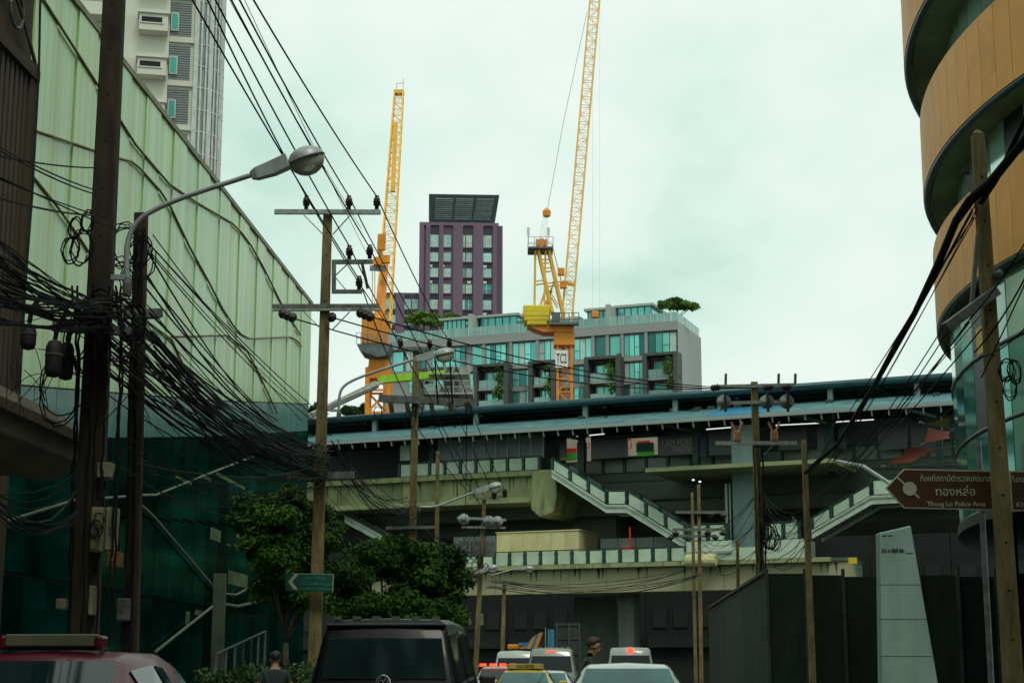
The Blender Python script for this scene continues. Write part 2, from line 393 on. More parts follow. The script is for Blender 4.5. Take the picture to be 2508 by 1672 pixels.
# ================================================================== right: office block of curved timber bands
mat('timber_panel', (.60,.255,.032), .5, var=.08, scale=.9, rand=.10, spec=.4)
mat('rim_blue', (.02,.05,.07), .35, .3, var=.1)
mat('soffit_green', (.20,.23,.13), .8, var=.15, scale=.6)
mat('office_glass', (.44,.68,.58), .10, .55, var=.12, scale=.25, rand=.22)
mat('office_teal', (.07,.42,.33), .08, .6, c2=(.03,.20,.16), scale=.3, rand=.3)
mat('frame_dark', (.012,.02,.022), .4, .2, var=.1)
mat('yellow_panel', (.6,.33,.02), .5, var=.1)
OCX, OCY = 37.35, 44.5
OB = thing('curved_office_building', 'rounded office building with stacked timber clad bands and ribbon windows', 'building', (11.6, 46, 0), 0)
def outline(off, grow=0.0, step=.9):
    """points of the curved front, inset by off; the upper storeys grow outwards"""
    r = 25.0 + grow - off; t0, t1 = R(-58), R(66); n = int(r*(t1-t0)/step)
    return [(OCX - r*math.cos(t0+(t1-t0)*i/n), OCY + r*math.sin(t0+(t1-t0)*i/n)) for i in range(n+1)]
def ribbon(pts, z0, z1, thick, name, m, gap=.0, th=None):
    for (a, b), (c, d) in zip(pts, pts[1:]):
        ln = math.hypot(c-a, d-b); ux, uy = (c-a)/ln, (d-b)/ln; nx, ny = uy, -ux
        a2, b2, c2, d2 = a+ux*gap, b+uy*gap, c-ux*gap, d-uy*gap
        vs = [(a2,b2,z0),(c2,d2,z0),(c2,d2,z1),(a2,b2,z1),(a2+nx*thick,b2+ny*thick,z0),(c2+nx*thick,d2+ny*thick,z0),(c2+nx*thick,d2+ny*thick,z1),(a2+nx*thick,b2+ny*thick,z1)]
        MB().add(vs, [(0,1,2,3),(7,6,5,4),(0,4,5,1),(1,5,6,2),(2,6,7,3),(3,7,4,0)]).build(name, m, OB, world=True)
def slab(pts, z0, z1, name, m):
    poly = pts + [(42, pts[-1][1]), (42, pts[0][1])]
    MB().prism(poly, lambda a,b,d: (a,b,d), z0, z1).build(name, m, OB, world=True)
def rim(pts, z, r, name='band_rim', m='rim_blue'):
    MB().tube([(a,b,z) for a,b in pts], r, 6).build(name, m, OB, world=True, smooth=True)
BANDS = [(11.6, 0.0), (15.8, .20), (20.0, .60), (24.2, 1.0), (28.4, 1.3)]
for zb, dy in BANDS:
    o0 = outline(0, dy)
    ribbon(o0, zb, zb+2.4, -.12, 'timber_panel', 'timber_panel', .008)
    slab(outline(.14, dy), zb+.02, zb+.22, 'soffit', 'soffit_green')
    rim(o0, zb-.03, .11)
    rim(o0, zb+2.42, .05)
    slab(outline(.14, dy), zb+2.18, zb+2.36, 'sill_slab', 'soffit_green')
    gp = outline(.75, dy, step=1.25)
    for q in range(len(gp)-1):
        m = 'frame_dark' if q % 7 in (3,) else 'office_glass'
        ribbon([gp[q], gp[q+1]], zb+2.36, zb+4.22, -.06, 'window' if m == 'office_glass' else 'louvre_panel', m, .03)
    rim(gp, zb+4.0, .06, 'window_head', 'frame_dark')
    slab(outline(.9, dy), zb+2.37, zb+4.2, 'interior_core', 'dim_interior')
# glazed base below the lowest band
gp = outline(.32, 0, step=1.5)
for q in range(len(gp)-1):
    for z0, z1, m in ((5.7,7.7,'office_teal'),(7.78,9.7,'office_teal'),(9.78,11.55,'office_glass')):
        mm = 'frame_dark' if (q % 6 == 4 and z0 > 7) else m
        ribbon([gp[q], gp[q+1]], z0, z1, -.06, 'pane' if mm != 'frame_dark' else 'louvre_panel', mm, .03)
for z in (5.62, 7.74, 9.74): rim([(a-.05,b) for a,b in gp], z, .07, 'transom', 'frame_dark')
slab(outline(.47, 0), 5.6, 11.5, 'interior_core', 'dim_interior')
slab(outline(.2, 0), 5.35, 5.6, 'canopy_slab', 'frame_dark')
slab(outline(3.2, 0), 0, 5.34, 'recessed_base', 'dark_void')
for tt in (-40, -24, -8, 8, 24):
    cx_, cy_ = OCX - 23.6*math.cos(R(tt)), OCY + 23.6*math.sin(R(tt)); MB().lathe([(.25,.12),(.25,5.35)], 12, (cx_,cy_,0)).build('base_column', 'frame_dark', OB, world=True)
gq = outline(.27, 0, step=.9); kk = min(range(len(gq)), key=lambda i_: abs(gq[i_][1]-44.3))
ribbon([gq[kk], gq[kk+1]], P(2385,865,44.5).z, P(2385,800,44.5).z, -.05, 'notice_panel', 'yellow_panel')
# ================================================================== elevated railway station across the junction
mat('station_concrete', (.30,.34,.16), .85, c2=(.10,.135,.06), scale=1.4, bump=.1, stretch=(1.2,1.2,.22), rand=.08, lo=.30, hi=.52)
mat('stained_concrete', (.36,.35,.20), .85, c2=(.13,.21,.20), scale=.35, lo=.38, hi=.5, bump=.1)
mat('shaded_concrete', (.095,.125,.095), .85, var=.2, scale=.8)  # darker concrete copy with the shade put into its base colour
mat('column_grey', (.20,.30,.29), .7, var=.12, scale=.6)
mat('roof_dark', (.012,.035,.04), .4, .2, var=.15, scale=2)
mat('fascia_blue', (.022,.075,.085), .35, .3, var=.12, scale=1)
mat('roof_blue', (.17,.34,.36), .45, .2, var=.15, scale=.8, rand=.06)
mat('roof_patch', (.06,.30,.46), .45, .1, var=.1, scale=1)
mat('gutter_grey', (.30,.36,.33), .5, .2, var=.12)
mat('rail_green', (.008,.055,.035), .5, .1, var=.15)
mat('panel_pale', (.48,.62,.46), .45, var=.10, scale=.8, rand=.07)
mat('panel_shade', (.20,.25,.22), .5, var=.12, scale=.8, rand=.08)  # pale panel with shade put into the colour; also the grey hoarding
mat('stair_white', (.50,.62,.49), .6, var=.12, scale=1)
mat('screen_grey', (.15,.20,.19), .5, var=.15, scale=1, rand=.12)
mat('billboard_dark', (.010,.022,.022), .3, var=.2)
mat('poster_cream', (.55,.50,.36), .5, var=.08, emit=.3)  # added glow in the three poster colours lifts them from the roof's shade
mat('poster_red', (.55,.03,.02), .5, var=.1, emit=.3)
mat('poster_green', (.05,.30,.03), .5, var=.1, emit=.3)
mat('banner_blue', (.01,.03,.10), .5, var=.2)
mat('poster_lettering', (.35,.38,.35), .5, var=0)
mat('site_box_cream', (.62,.58,.28), .7, var=.10, scale=.6, rand=.04)
mat('tube_light', (.9,1,.95), .4, var=0, emit=.9)
mat('grime_black', (.10,.12,.06), .9, var=.3)
SA = -math.atan(.451)
ST_ = thing('elevated_station', 'elevated railway station with dark upper roof and pale blue lower canopy', 'station', (0,110,0), SA)
S = frame(0, 110, SA)
def su(px, py, v=0): return S(px, py, v)[0]
def szz(px, py, v=0): return S(px, py, v)[1]
U0, U1 = su(640, 1040)-8, su(2420, 920, 2)
def cut(mb, name, m, parent=None, **k): return mb.build(name, m, parent if parent is not None else ST_, **k)
# upper roof
zf = szz(1254, 1003, 2.0)
bx('upper_roof', 'roof_dark', ST_, U0, U1, 2.0, 17, zf, zf+.30)
cut(MB().tube([(U0,1.95,zf+.16),(U1,1.95,zf+.16)], .24, 10), 'roof_nose', 'fascia_blue', smooth=True)
k = 0
while 3 + k*1.6 < 17:
    bx('soffit_rib', 'fascia_blue', ST_, U0, U1, 3+k*1.6, 3.12+k*1.6, zf-.10, zf-.002); k += 1
for j in range(int((U1-U0)/9)):
    u = U0 + 6 + j*9
    cut(MB().bar((u,2.4,zf-.05), (u,14,zf-.5), .22, .4), 'roof_rafter', 'roof_dark')
# antenna-like railing on the far roof at the left
# lower canopy
zl, zh = szz(1254, 1052, -2.0), szz(1254, 1034, 2.6)
wpan = 1.0; n = int((U1-U0)/wpan)
uP0, uP1 = su(1725, 1010, 0), su(1880, 1000, 0)
pm = {}
for m in ('roof_blue', 'roof_patch'):
    b = MB()
    for q in range(4):                   # ribbed sheet
        x0 = q*wpan/4
        for (xa, xb, dz) in ((0,.17,0),(.17,.25,.05)):
            b.add([(x0+xa,-2,zl+dz),(x0+xb,-2,zl+dz),(x0+xb,2.6,zh+dz),(x0+xa,2.6,zh+dz)], [(0,1,2,3)])
        b.add([(x0+.17,-2,zl),(x0+.17,-2,zl+.05),(x0+.17,2.6,zh+.05),(x0+.17,2.6,zh)], [(0,1,2,3)])
        b.add([(x0+.25,-2,zl+.05),(x0+.25,-2,zl),(x0+.25,2.6,zh),(x0+.25,2.6,zh+.05)], [(0,1,2,3)])
    b.add([(0,-2,zl-.06),(wpan,-2,zl-.06),(wpan,2.6,zh-.06),(0,2.6,zh-.06)], [(3,2,1,0)])
    pm[m] = b.mesh('roof_sheet', m)
for j in range(n):
    u = U0 + j*wpan
    inst('roof_sheet', pm['roof_patch' if uP0 < u < uP1 else 'roof_blue'], ST_, (u,0,0))
bx('gutter', 'gutter_grey', ST_, U0, U1, -2.18, -2.0, zl-.24, zl-.01)
bk = MB().prism([(-2.05,zl-.24),(-1.9,zl-.24),(-1.75,zl-.62),(-1.85,zl-.62)], lambda a,b,d: (d,a,b), -.03, .03).mesh('gutter_bracket', 'panel_pale')
for j in range(n): inst('gutter_bracket', bk, ST_, (U0+.5+j*wpan,-.08,.05))
# posts between the two roofs
for px in (918, 1166, 1434, 1655, 1765, 2036, 2250):
    u = su(px, 1030, 2.3); bx('roof_post', 'column_grey', ST_, u-.16, u+.16, 2.2, 2.5, zh-.8, zf)
for px in (1660, 1720, 1752, 1815):
    u = su(px, 1000, 5); bx('roof_unit', 'panel_pale' if px != 1720 else 'site_box_cream', ST_, u-.22, u+.22, 4.0, 4.4, zf-1.15, zf-.3)
# trusses and columns below the canopy
for px in (760, 1060, 1425, 1705, 2035, 2300):
    u = su(px, 1080, 1.5); bx('canopy_column', 'rail_green', ST_, u-.2, u+.2, 1.3, 1.7, 12.5, zh-.1)
    cut(MB().bar((u,1.5,zh-1.6), (u-1.9,-1.3,zl-.02), .16, .2), 'canopy_bracket', 'rail_green')
    cut(MB().bar((u,1.5,zh-1.6), (u+1.9,1.2,zh-.3), .16, .2), 'canopy_bracket', 'rail_green')
# platform block and rear screens keep the station interior dim
zplat = szz(1254, 1155)
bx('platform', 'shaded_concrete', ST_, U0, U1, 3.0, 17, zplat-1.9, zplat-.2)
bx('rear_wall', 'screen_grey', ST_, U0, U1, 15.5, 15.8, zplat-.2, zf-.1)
uS0, uS1 = su(1075,1100,.4), su(1331,1090,.4)
zs0, zs1 = szz(1254,1121,.4), szz(1254,1068,.4)
n = 9
for j in range(n):
    a, b = uS0 + (uS1-uS0)*j/n, uS0 + (uS1-uS0)*(j+1)/n
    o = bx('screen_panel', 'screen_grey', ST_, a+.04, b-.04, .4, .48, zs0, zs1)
for j in range(n+1):
    a = uS0 + (uS1-uS0)*j/n; bx('screen_post', 'gutter_grey', ST_, a-.04, a+.04, .34, .5, zs0-.1, zs1+.3)
bx('screen_panel', 'panel_pale', ST_, su(980,1110,.3), su(1004,1110,.3), .3, .4, szz(1000,1127,.3), szz(1000,1090,.3))
# parapet panel railing: a run of panels with green posts
PANEL_ME = {}
def railing(parent, u0, u1, v, z0, h, m='panel_pale', pitch=1.1, slope=0.0, post_v=-.06, rail=True, post='rail_green'):
    n = max(1, int(round(abs(u1-u0)/pitch))); du = (u1-u0)/n
    for j in range(n):
        a, b = u0+du*j, u0+du*(j+1); za, zb_ = z0+slope*(a-u0), z0+slope*(b-u0)
        g = .13*abs(du)/du*1.0
        b_ = MB().add([(a+g,v,za+.06+slope*g),(b-g,v,zb_+.06-slope*g),(b-g,v,zb_+h-.08-slope*g),(a+g,v,za+h-.08+slope*g),
                       (a+g,v+.05,za+.06+slope*g),(b-g,v+.05,zb_+.06-slope*g),(b-g,v+.05,zb_+h-.08-slope*g),(a+g,v+.05,za+h-.08+slope*g)],
                      [(0,1,2,3),(7,6,5,4),(0,4,5,1),(1,5,6,2),(2,6,7,3),(3,7,4,0)])
        b_.build('parapet_panel', m, parent)
    for j in range(n+1):
        a = u0+du*j; za = z0+slope*(a-u0)
        b_ = MB().box(a-.075,a+.075,v+post_v,v+.09,za-.02,za+h)
        b_.box(a-.14,a+.14,v+post_v+.02,v+.03,za+.12,za+.2); b_.box(a-.14,a+.14,v+post_v+.02,v+.03,za+h-.24,za+h-.16)
        b_.build('parapet_post', post, parent)
    if rail:
        MB().bar((u0,v,z0+h+.02),(u1,v,z0+h+.02+slope*(u1-u0)), .08, .06).build('top_rail', post, parent)
zrail = szz(1254,1154); hrail = .92
uG0, uG1 = su(700,1170)-6, su(1332,1150)
railing(ST_, su(978,1160), uG1-.3, 0.0, zplat+.02, hrail)
# girder, lip and piers
def zz_at(py): return szz(1254, py)
nl = int((uG1+.9-uG0)/1.3)
for j in range(nl):
    a, b = uG0+(uG1+.9-uG0)*j/nl, uG0+(uG1+.9-uG0)*(j+1)/nl; bx('lip_stone', 'station_concrete', ST_, a+.012, b-.012, -.25, .6, zz_at(1167), zz_at(1155))
bx('deck', 'station_concrete', ST_, uG0, uG1+.9, .61, 3, zz_at(1167), zz_at(1155)-.02)
for j in range(5):
    a, b = uG0+(uG1-.4-uG0)*j/5, uG0+(uG1-.4-uG0)*(j+1)/5
    bx('girder_web', 'station_concrete', ST_, a+.02, b-.02, .2, 3, zz_at(1219), zz_at(1167)-.002); bx('girder_flange', 'station_concrete', ST_, a+.01, b-.01, -.15, 3.02, zz_at(1231), zz_at(1219)-.002)
gr_ = random.Random(5)
for j in range(26):
    u = gr_.uniform(uG0+3, uG1-1); ln_ = gr_.uniform(.25,1.1); MB().prism([(u-gr_.uniform(.03,.12),zz_at(1168)),(u+gr_.uniform(.03,.12),zz_at(1168)),(u+.01,zz_at(1168)-ln_),(u-.01,zz_at(1168)-ln_)], lambda x,z,d: (x,d,z), .194, .2).build('water_stain', 'grime_black', ST_)
for j in range(30):
    u = gr_.uniform(su(1180,1400,-1.2), su(2050,1400,-1.2)); ln_ = gr_.uniform(.2,.8); MB().prism([(u-gr_.uniform(.03,.14),szz(1254,1397,-1.5)),(u+gr_.uniform(.03,.14),szz(1254,1397,-1.5)),(u+.01,szz(1254,1397,-1.5)-ln_),(u-.01,szz(1254,1397,-1.5)-ln_)], lambda x,z,d: (x,d,z), -1.206, -1.2).build('water_stain', 'grime_black', ST_)
for px in (1120, 1215): bx('drain_streak', 'grime_black', ST_, su(px,1190,.19)-.03, su(px,1190,.19)+.03, .185, .2, zz_at(1218), zz_at(1170))
uQ0, uQ1 = su(1306,1200,-.4), su(1362,1200,-.4); zq0, zq1 = szz(1330,1266,-.4), szz(1330,1152,-.4)
ph = MB(); ph.prism([(uQ0,zq1),(uQ1,zq1),(uQ1+.1,zq0+1.4),(uQ1-.15,zq0+.3),(uQ0+.5,zq0),(uQ0-.1,zq0+.5),(uQ0-.25,zq0+1.5)], lambda a,b,d: (a,d,b), -.5, 7)
ph.build('pier_head', 'station_concrete', ST_, bevel=.06)
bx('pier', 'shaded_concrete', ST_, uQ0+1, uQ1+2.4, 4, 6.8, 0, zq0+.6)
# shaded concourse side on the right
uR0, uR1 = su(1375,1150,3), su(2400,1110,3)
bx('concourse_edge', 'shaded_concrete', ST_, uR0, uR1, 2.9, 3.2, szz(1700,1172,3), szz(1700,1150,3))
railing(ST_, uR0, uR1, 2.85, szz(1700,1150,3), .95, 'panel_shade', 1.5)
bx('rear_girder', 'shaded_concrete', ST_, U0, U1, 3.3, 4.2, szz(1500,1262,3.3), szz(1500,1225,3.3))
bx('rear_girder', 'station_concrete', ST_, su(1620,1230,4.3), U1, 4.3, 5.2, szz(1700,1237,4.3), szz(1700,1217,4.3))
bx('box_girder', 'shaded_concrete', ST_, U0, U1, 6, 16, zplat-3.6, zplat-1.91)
# advertisement boards inside the concourse
def board(px0, py0, px1, py1, v, m, name='advert_board'):
    (a, z1), (b, z0) = S(px0, py0, v), S(px1, py1, v); return bx(name, m, ST_, a, b, v, v+.12, z0, z1)
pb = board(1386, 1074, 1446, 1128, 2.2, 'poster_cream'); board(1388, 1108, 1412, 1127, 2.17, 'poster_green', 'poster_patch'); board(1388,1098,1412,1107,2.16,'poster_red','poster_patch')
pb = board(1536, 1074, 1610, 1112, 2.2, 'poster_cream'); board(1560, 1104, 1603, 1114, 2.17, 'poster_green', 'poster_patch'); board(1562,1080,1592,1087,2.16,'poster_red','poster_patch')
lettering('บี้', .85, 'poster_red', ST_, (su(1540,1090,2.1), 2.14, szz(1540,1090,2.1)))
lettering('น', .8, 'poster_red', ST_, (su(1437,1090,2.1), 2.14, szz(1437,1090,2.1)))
board(1447, 1077, 1537, 1119, 1.6, 'billboard_dark'); board(1370, 1073, 1387, 1126, 1.6, 'billboard_dark'); board(1372, 1121, 1388, 1127, 1.57, 'yellow_panel', 'poster_patch')
board(1413, 1083, 1436, 1128, 1.5, 'banner_blue'); board(1704, 1068, 1731, 1118, 1.4, 'banner_blue'); board(2018, 1063, 2044, 1096, 1.4, 'banner_blue')
board(1558, 1085, 1600, 1104, 1.55, 'rail_green')
board(1612, 1067, 1704, 1111, 1.6, 'billboard_dark')
q = S(1658, 1083, 1.55); lettering('I AM FORS', .62, 'poster_lettering', ST_, (q[0], 1.58, q[1]), width=2.0)
q = S(1668, 1099, 1.55); lettering('THON', .62, 'poster_lettering', ST_, (q[0], 1.58, q[1]), width=1.2)
board(1735, 1052, 1793, 1112, 1.6, 'billboard_dark')
for px in (1905, 2000, 2150, 2230): board(px, 1045, px+72, 1098, 2.0, 'billboard_dark')
for (a, b, c, d) in ((1730,1051,1790,1046),(1900,1041,2020,1035),(2045,1033,2140,1027),(1390,1071,1480,1062)):
    p, q = S(a,b,4), S(c,d,4); cut(MB().bar((p[0],4,p[1]), (q[0],4,q[1]), .07, .06), 'tube_light', 'tube_light')
# ledge canopy over the lower landing and the big square column
(ua, za), (ub, zb_) = S(1580,1146,-3), S(2042,1121,-3)
bx('landing_canopy', 'station_concrete', ST_, ua, ub, -3, 2.8, za-.24, za)
cut(MB().tube([(ub,-2.5,za-.12),(ub+1.6,-2.5,za-.5),(ub+3,-2.5,za-1.5),(ub+3.8,-2.5,za-2.8)], .12, 6), 'canopy_arch', 'gutter_grey')
ua, ub = su(1794,1200,-.6), su(1845,1200,-.6)
bx('square_column', 'column_grey', ST_, ua, ub, -.6, 1.0, .0, zl-.4)
bx('drain_pipe', 'gutter_grey', ST_, su(1778,1200,-.5)-.08, su(1778,1200,-.5)+.08, -.5, -.34, 8, szz(1778,1184,-.5))
bx('drain_pipe', 'gutter_grey', ST_, su(1787,1200,-.5)-.05, su(1787,1200,-.5)+.05, -.5, -.4, 8, szz(1778,1184,-.5))
# --- skywalk over the street
SK = thing('skywalk', 'concrete skywalk crossing the street below the station with pale parapet panels', 'footbridge', (0,110,0), SA)
zd = szz(1254,1386,-1.5); zd1 = szz(1254,1396,-1.5); zb0 = szz(1254,1455,-1.2)
uK0, uK1 = su(1050,1390,-1.5)-8, su(2075,1380,-1.5)
n = int((uK1-uK0)/1.15)
for j in range(n): bx('edge_stone', 'station_concrete', SK, uK0+j*1.15+.015, uK0+(j+1)*1.15-.015, -1.7, -1.3, zd1, zd)
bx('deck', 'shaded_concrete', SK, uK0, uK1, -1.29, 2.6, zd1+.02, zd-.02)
n = 14
for j in range(n): 
    a = uK0+(uK1-uK0)*j/n; b = uK0+(uK1-uK0)*(j+1)/n
    bx('fascia_panel', 'stained_concrete', SK, a+.012, b-.012, -1.2, 2.4, zb0, zd1-.004)
railing(SK, su(1100,1383,-1.4), su(1681,1372,-1.4), -1.4, zd, .90)
for px in (1470, 1900):
    u = su(px+60,1500,0); bx('bridge_pier', 'shaded_concrete', SK, u-.5, u+.5, .2, 1.4, 0, zb0)
# cream site box and grey hoarding on the skywalk
BXC = thing('site_office_box', 'cream panelled site office box standing on the skywalk', 'site office', (0,110,0), SA)
(ua, zt), (ub, zbm) = S(1216,1303,-.9), S(1418,1350,-.9)
for j in range(6):
    a = ua+(ub-ua)*j/6; b = ua+(ub-ua)*(j+1)/6
    bx('wall_panel', 'site_box_cream', BXC, a+.008, b-.008, -.9, -.84, zd+.02, zt-.06)
bx('wall', 'site_box_cream', BXC, ua+.01, ub-.01, -.83, 2.4, zd, zt-.07)
bx('roof', 'site_box_cream', BXC, ua-.05, ub+.05, -.96, 2.45, zt-.06, zt)
HD = thing('grey_hoarding', 'grey hoarding panels behind the skywalk parapet with a red cabinet', 'hoarding', (0,110,0), SA)
for j in range(5):
    a, b = su(1470,1340,1), su(1690,1330,1); bx('panel', 'panel_shade', HD, a+(b-a)*j/5+.02, a+(b-a)*(j+1)/5-.02, 1.0, 1.08, zd, szz(1560,1316,1))
(a, z1), (b, z0) = S(1513,1340,.6), S(1545,1357,.6); bx('red_cabinet', 'poster_red', HD, a, b, .6, .95, z0, z1)  # red cabinet and post share the posters' added glow
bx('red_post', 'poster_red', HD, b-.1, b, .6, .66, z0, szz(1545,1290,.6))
(a, z1), (b, z0) = S(1110,1315,1), S(1215,1345,1)
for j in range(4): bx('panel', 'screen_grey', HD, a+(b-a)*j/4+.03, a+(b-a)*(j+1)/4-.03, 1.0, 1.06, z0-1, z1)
# --- staircases
def staircase(label, top, bot, wid, m='panel_pale', v0=-1.2, rail_h=.95):
    """top/bot: lists of (px,py) of the string's lower edge and the handrail, left to right; shares the number of points"""
    t = thing('staircase', label, 'staircase', (0,110,0), SA, 'staircases of the station')
    tp = [S(a, b, v0) for a, b in top]; bt = [S(a, b, v0) for a, b in bot]
    n = len(tp)
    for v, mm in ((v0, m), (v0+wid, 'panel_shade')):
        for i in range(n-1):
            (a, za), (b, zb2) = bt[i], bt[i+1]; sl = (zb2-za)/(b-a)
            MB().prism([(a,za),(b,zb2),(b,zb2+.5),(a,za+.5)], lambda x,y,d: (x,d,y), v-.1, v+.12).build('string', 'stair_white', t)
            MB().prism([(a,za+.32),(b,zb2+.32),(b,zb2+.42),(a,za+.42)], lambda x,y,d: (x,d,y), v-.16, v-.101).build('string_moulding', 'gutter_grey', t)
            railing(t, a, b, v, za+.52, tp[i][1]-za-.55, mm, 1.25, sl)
    for i in range(n-1):
        (a, za), (b, zb2) = bt[i], bt[i+1]
        ns = max(1, int(abs(zb2-za)/.17)) if abs(zb2-za) > .3 else 1
        for k in range(ns):
            x0, x1 = a+(b-a)*k/ns, a+(b-a)*(k+1)/ns; z = max(za+(zb2-za)*k/ns, za+(zb2-za)*(k+1)/ns)+.28
            bx('tread', 'shaded_concrete', t, x0, x1, v0+.125, v0+wid-.105, z-.17, z)
    return t
def B(x, y): return (1300+x/3.136, 900+y/3.136)
def A(x, y): return (680+x/3.136, 900+y/3.136)
def C(x, y): return (1900+x/3.137, 900+y/3.137)
staircase('long staircase descending from the station girder to the skywalk landing', [B(150,690),B(575,940),B(735,940),B(1210,1205)], [B(165,845),B(585,1115),B(740,1115),B(1190,1390)], 2.6)
staircase('staircase climbing from the landing towards the curved office building', [C(265,1150),C(700,858),C(900,850)], [C(280,1315),C(740,1050),C(940,1040)], 2.4)
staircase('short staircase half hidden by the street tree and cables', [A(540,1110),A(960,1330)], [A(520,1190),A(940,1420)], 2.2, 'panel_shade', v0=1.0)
# --- landing blocks between the two stairs
LD = thing('stair_landing', 'pale stair landing with parapet panels wrapped round the square column', 'landing', (0,110,0), SA)
(ua, z1), (ub, _) = S(1682,1326,-1.5), S(1792,1326,-1.5); z0 = zd
bx('block', 'stair_white', LD, ua, ub, -1.6, 1.2, z0+.02, z1)
railing(LD, ua+.2, ub-.3, -1.55, z1, szz(1700,1284,-1.5)-z1, 'panel_pale', 1.2)
(uc, z2), (ud, _) = S(1872,1322,-1.5), S(1968,1322,-1.5)
bx('block', 'stair_white', LD, uc, ud, -1.6, 1.2, z0+.02, z2)
railing(LD, uc+.2, ud-.2, -1.55, z2, szz(1900,1279,-1.5)-z2, 'panel_pale', 1.2)
(a, z1), (b, _) = S(1790,1340,-1.5), S(1872,1340,-1.5)
bx('link_panel', 'panel_pale', LD, a+.02, b-.02, -1.4, -1.3, z0+.02, z1)
bx('trim', 'gutter_grey', LD, ua-.1, ub+.05, -1.72, -1.605, z1-.35, z1-.2)
tk = S(1715, 1371, -2.2)
TK = thing('water_tank', 'cream cylindrical tank lying on the skywalk edge under the twin poles', 'tank', (0,110,0), SA)
MB().lathe([(.0,-1.0),(.36,-.95),(.40,-.8),(.40,.8),(.36,.95),(0,1.0)], 14, (tk[0], -2.05, tk[1]), 'x').build('drum', 'site_box_cream', TK, smooth=False)
for s in (-.7,.7): bx('saddle', 'shaded_concrete', TK, tk[0]+s-.08, tk[0]+s+.08, -2.3, -1.71, zd-.3, tk[1]-.2)
# --- dim street-level background across the main road
mat('far_shop_dark', (.006,.010,.009), .8, var=.3, scale=.5)  # street-level shadow put into near-black shop colours
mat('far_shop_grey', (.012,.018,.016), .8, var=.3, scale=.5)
FS = thing('shophouse_row', 'dark shophouse row across the main road beneath the station', 'building', (0,110,0), SA)
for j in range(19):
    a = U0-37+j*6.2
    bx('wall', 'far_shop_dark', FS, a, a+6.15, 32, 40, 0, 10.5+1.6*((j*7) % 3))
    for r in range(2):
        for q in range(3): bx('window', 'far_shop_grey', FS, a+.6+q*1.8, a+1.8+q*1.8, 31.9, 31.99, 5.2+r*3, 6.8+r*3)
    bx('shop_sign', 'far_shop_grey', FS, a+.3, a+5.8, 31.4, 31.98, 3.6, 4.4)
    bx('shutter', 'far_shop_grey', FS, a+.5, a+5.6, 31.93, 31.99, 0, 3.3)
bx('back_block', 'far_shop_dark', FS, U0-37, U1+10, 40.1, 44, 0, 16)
# ================================================================== unseen blocks added beside and behind the camera to shade the street
mat('block_ochre', (.16,.13,.08), .85, var=.2, scale=.5)
mat('block_grey', (.11,.12,.11), .85, var=.2, scale=.5)
def plain_block(label, x0, x1, y0, y1, h, m):
    t = thing('shade_block', label, 'building', ((x0+x1)/2, (y0+y1)/2, 0), 0)
    hx, hy = (x1-x0)/2, (y1-y0)/2
    bx('wall', m, t, -hx, hx, -hy, hy, 0, h); bx('parapet', 'kerb_concrete', t, -hx-.1, hx+.1, -hy-.1, hy+.1, h, h+.5)
    sx = -1 if x0 > 0 else 1
    for r in range(int(h/3.4)):
        for q in range(int((y1-y0)/5)):
            yy = -hy+2+q*5; X = hx if sx > 0 else -hx
            bx('window', 'office_teal', t, X-.05, X+.05, yy, yy+2.2, 1.2+r*3.4, 2.9+r*3.4)
    return t
plain_block('unseen ochre block added on the near left to shade the street', -26, -8.2, -26, 2.5, 24, 'block_ochre')
plain_block('unseen grey block added behind the viewer on the left for shade', -26, -9.0, -60, -27, 28, 'block_grey')
plain_block('unseen grey block added on the near right to shade the street', 9.5, 28, -18, 13.5, 26, 'block_grey')
plain_block('unseen ochre block added behind the viewer on the right for shade', 8.5, 28, -60, -19, 24, 'block_ochre')
plain_block('unseen tall grey block added behind the viewer to cut sky light', -30, 30, -84, -64, 34, 'block_grey')
# ================================================================== grey apartment block with teal glazing
mat('condo_grey', (.29,.31,.30), .8, var=.10, scale=.25)
mat('condo_grey_lit', (.37,.40,.37), .8, var=.08, scale=.25)  # lighter grey: the side wall's brighter light put into the colour
mat('condo_frame', (.075,.08,.08), .7, var=.15)
mat('condo_glass', (.22,.68,.61), .12, .5, c2=(.13,.50,.46), scale=.25, rand=.25, lo=.4, hi=.6)
mat('balustrade_glass', (.30,.50,.46), .12, .2, var=.1, scale=.4, rand=.1, alpha=.75)
mat('condo_glass_dark', (.05,.22,.21), .10, .4, var=.2, scale=.3, rand=.3)
mat('white_metal', (.62,.66,.62), .5, var=.08)
mat('curtain_pale', (.45,.62,.55), .7, var=.12, rand=.15)
CA = -R(20.5)
CB = thing('apartment_block', 'grey apartment block with teal windows and dark framed balconies behind the station', 'building', (0,210,0), CA)
G = frame(0, 210, CA)
def Z5(x, y, v=0): return G(1150+x/2.613, 440+y/2.613, v)
uE = Z5(1332, 950)[0]; uW = G(935, 900)[0]
zpar = Z5(1332, 902)[1]
bx('wall', 'condo_grey', CB, uW, uE-.02, .5, 11.5, 0, zpar-.05)
bx('side_wall', 'condo_grey_lit', CB, uE-.02, uE+.02, .0, 11.5, 0, zpar)
bx('parapet', 'condo_grey', CB, uW, uE-.022, -.02, .5, Z5(1200,968)[1], zpar)
rows = [(Z5(1225,1114)[1], Z5(1225,978)[1]), (Z5(1225,1262)[1], Z5(1225,1158)[1]), (Z5(1225,1395)[1], Z5(1225,1292)[1])]
FHc = rows[1][1]-rows[2][1]
rows += [(rows[2][0]-FHc*k, rows[2][1]-FHc*k) for k in (1,2,3)]
wr_ = random.Random(77)
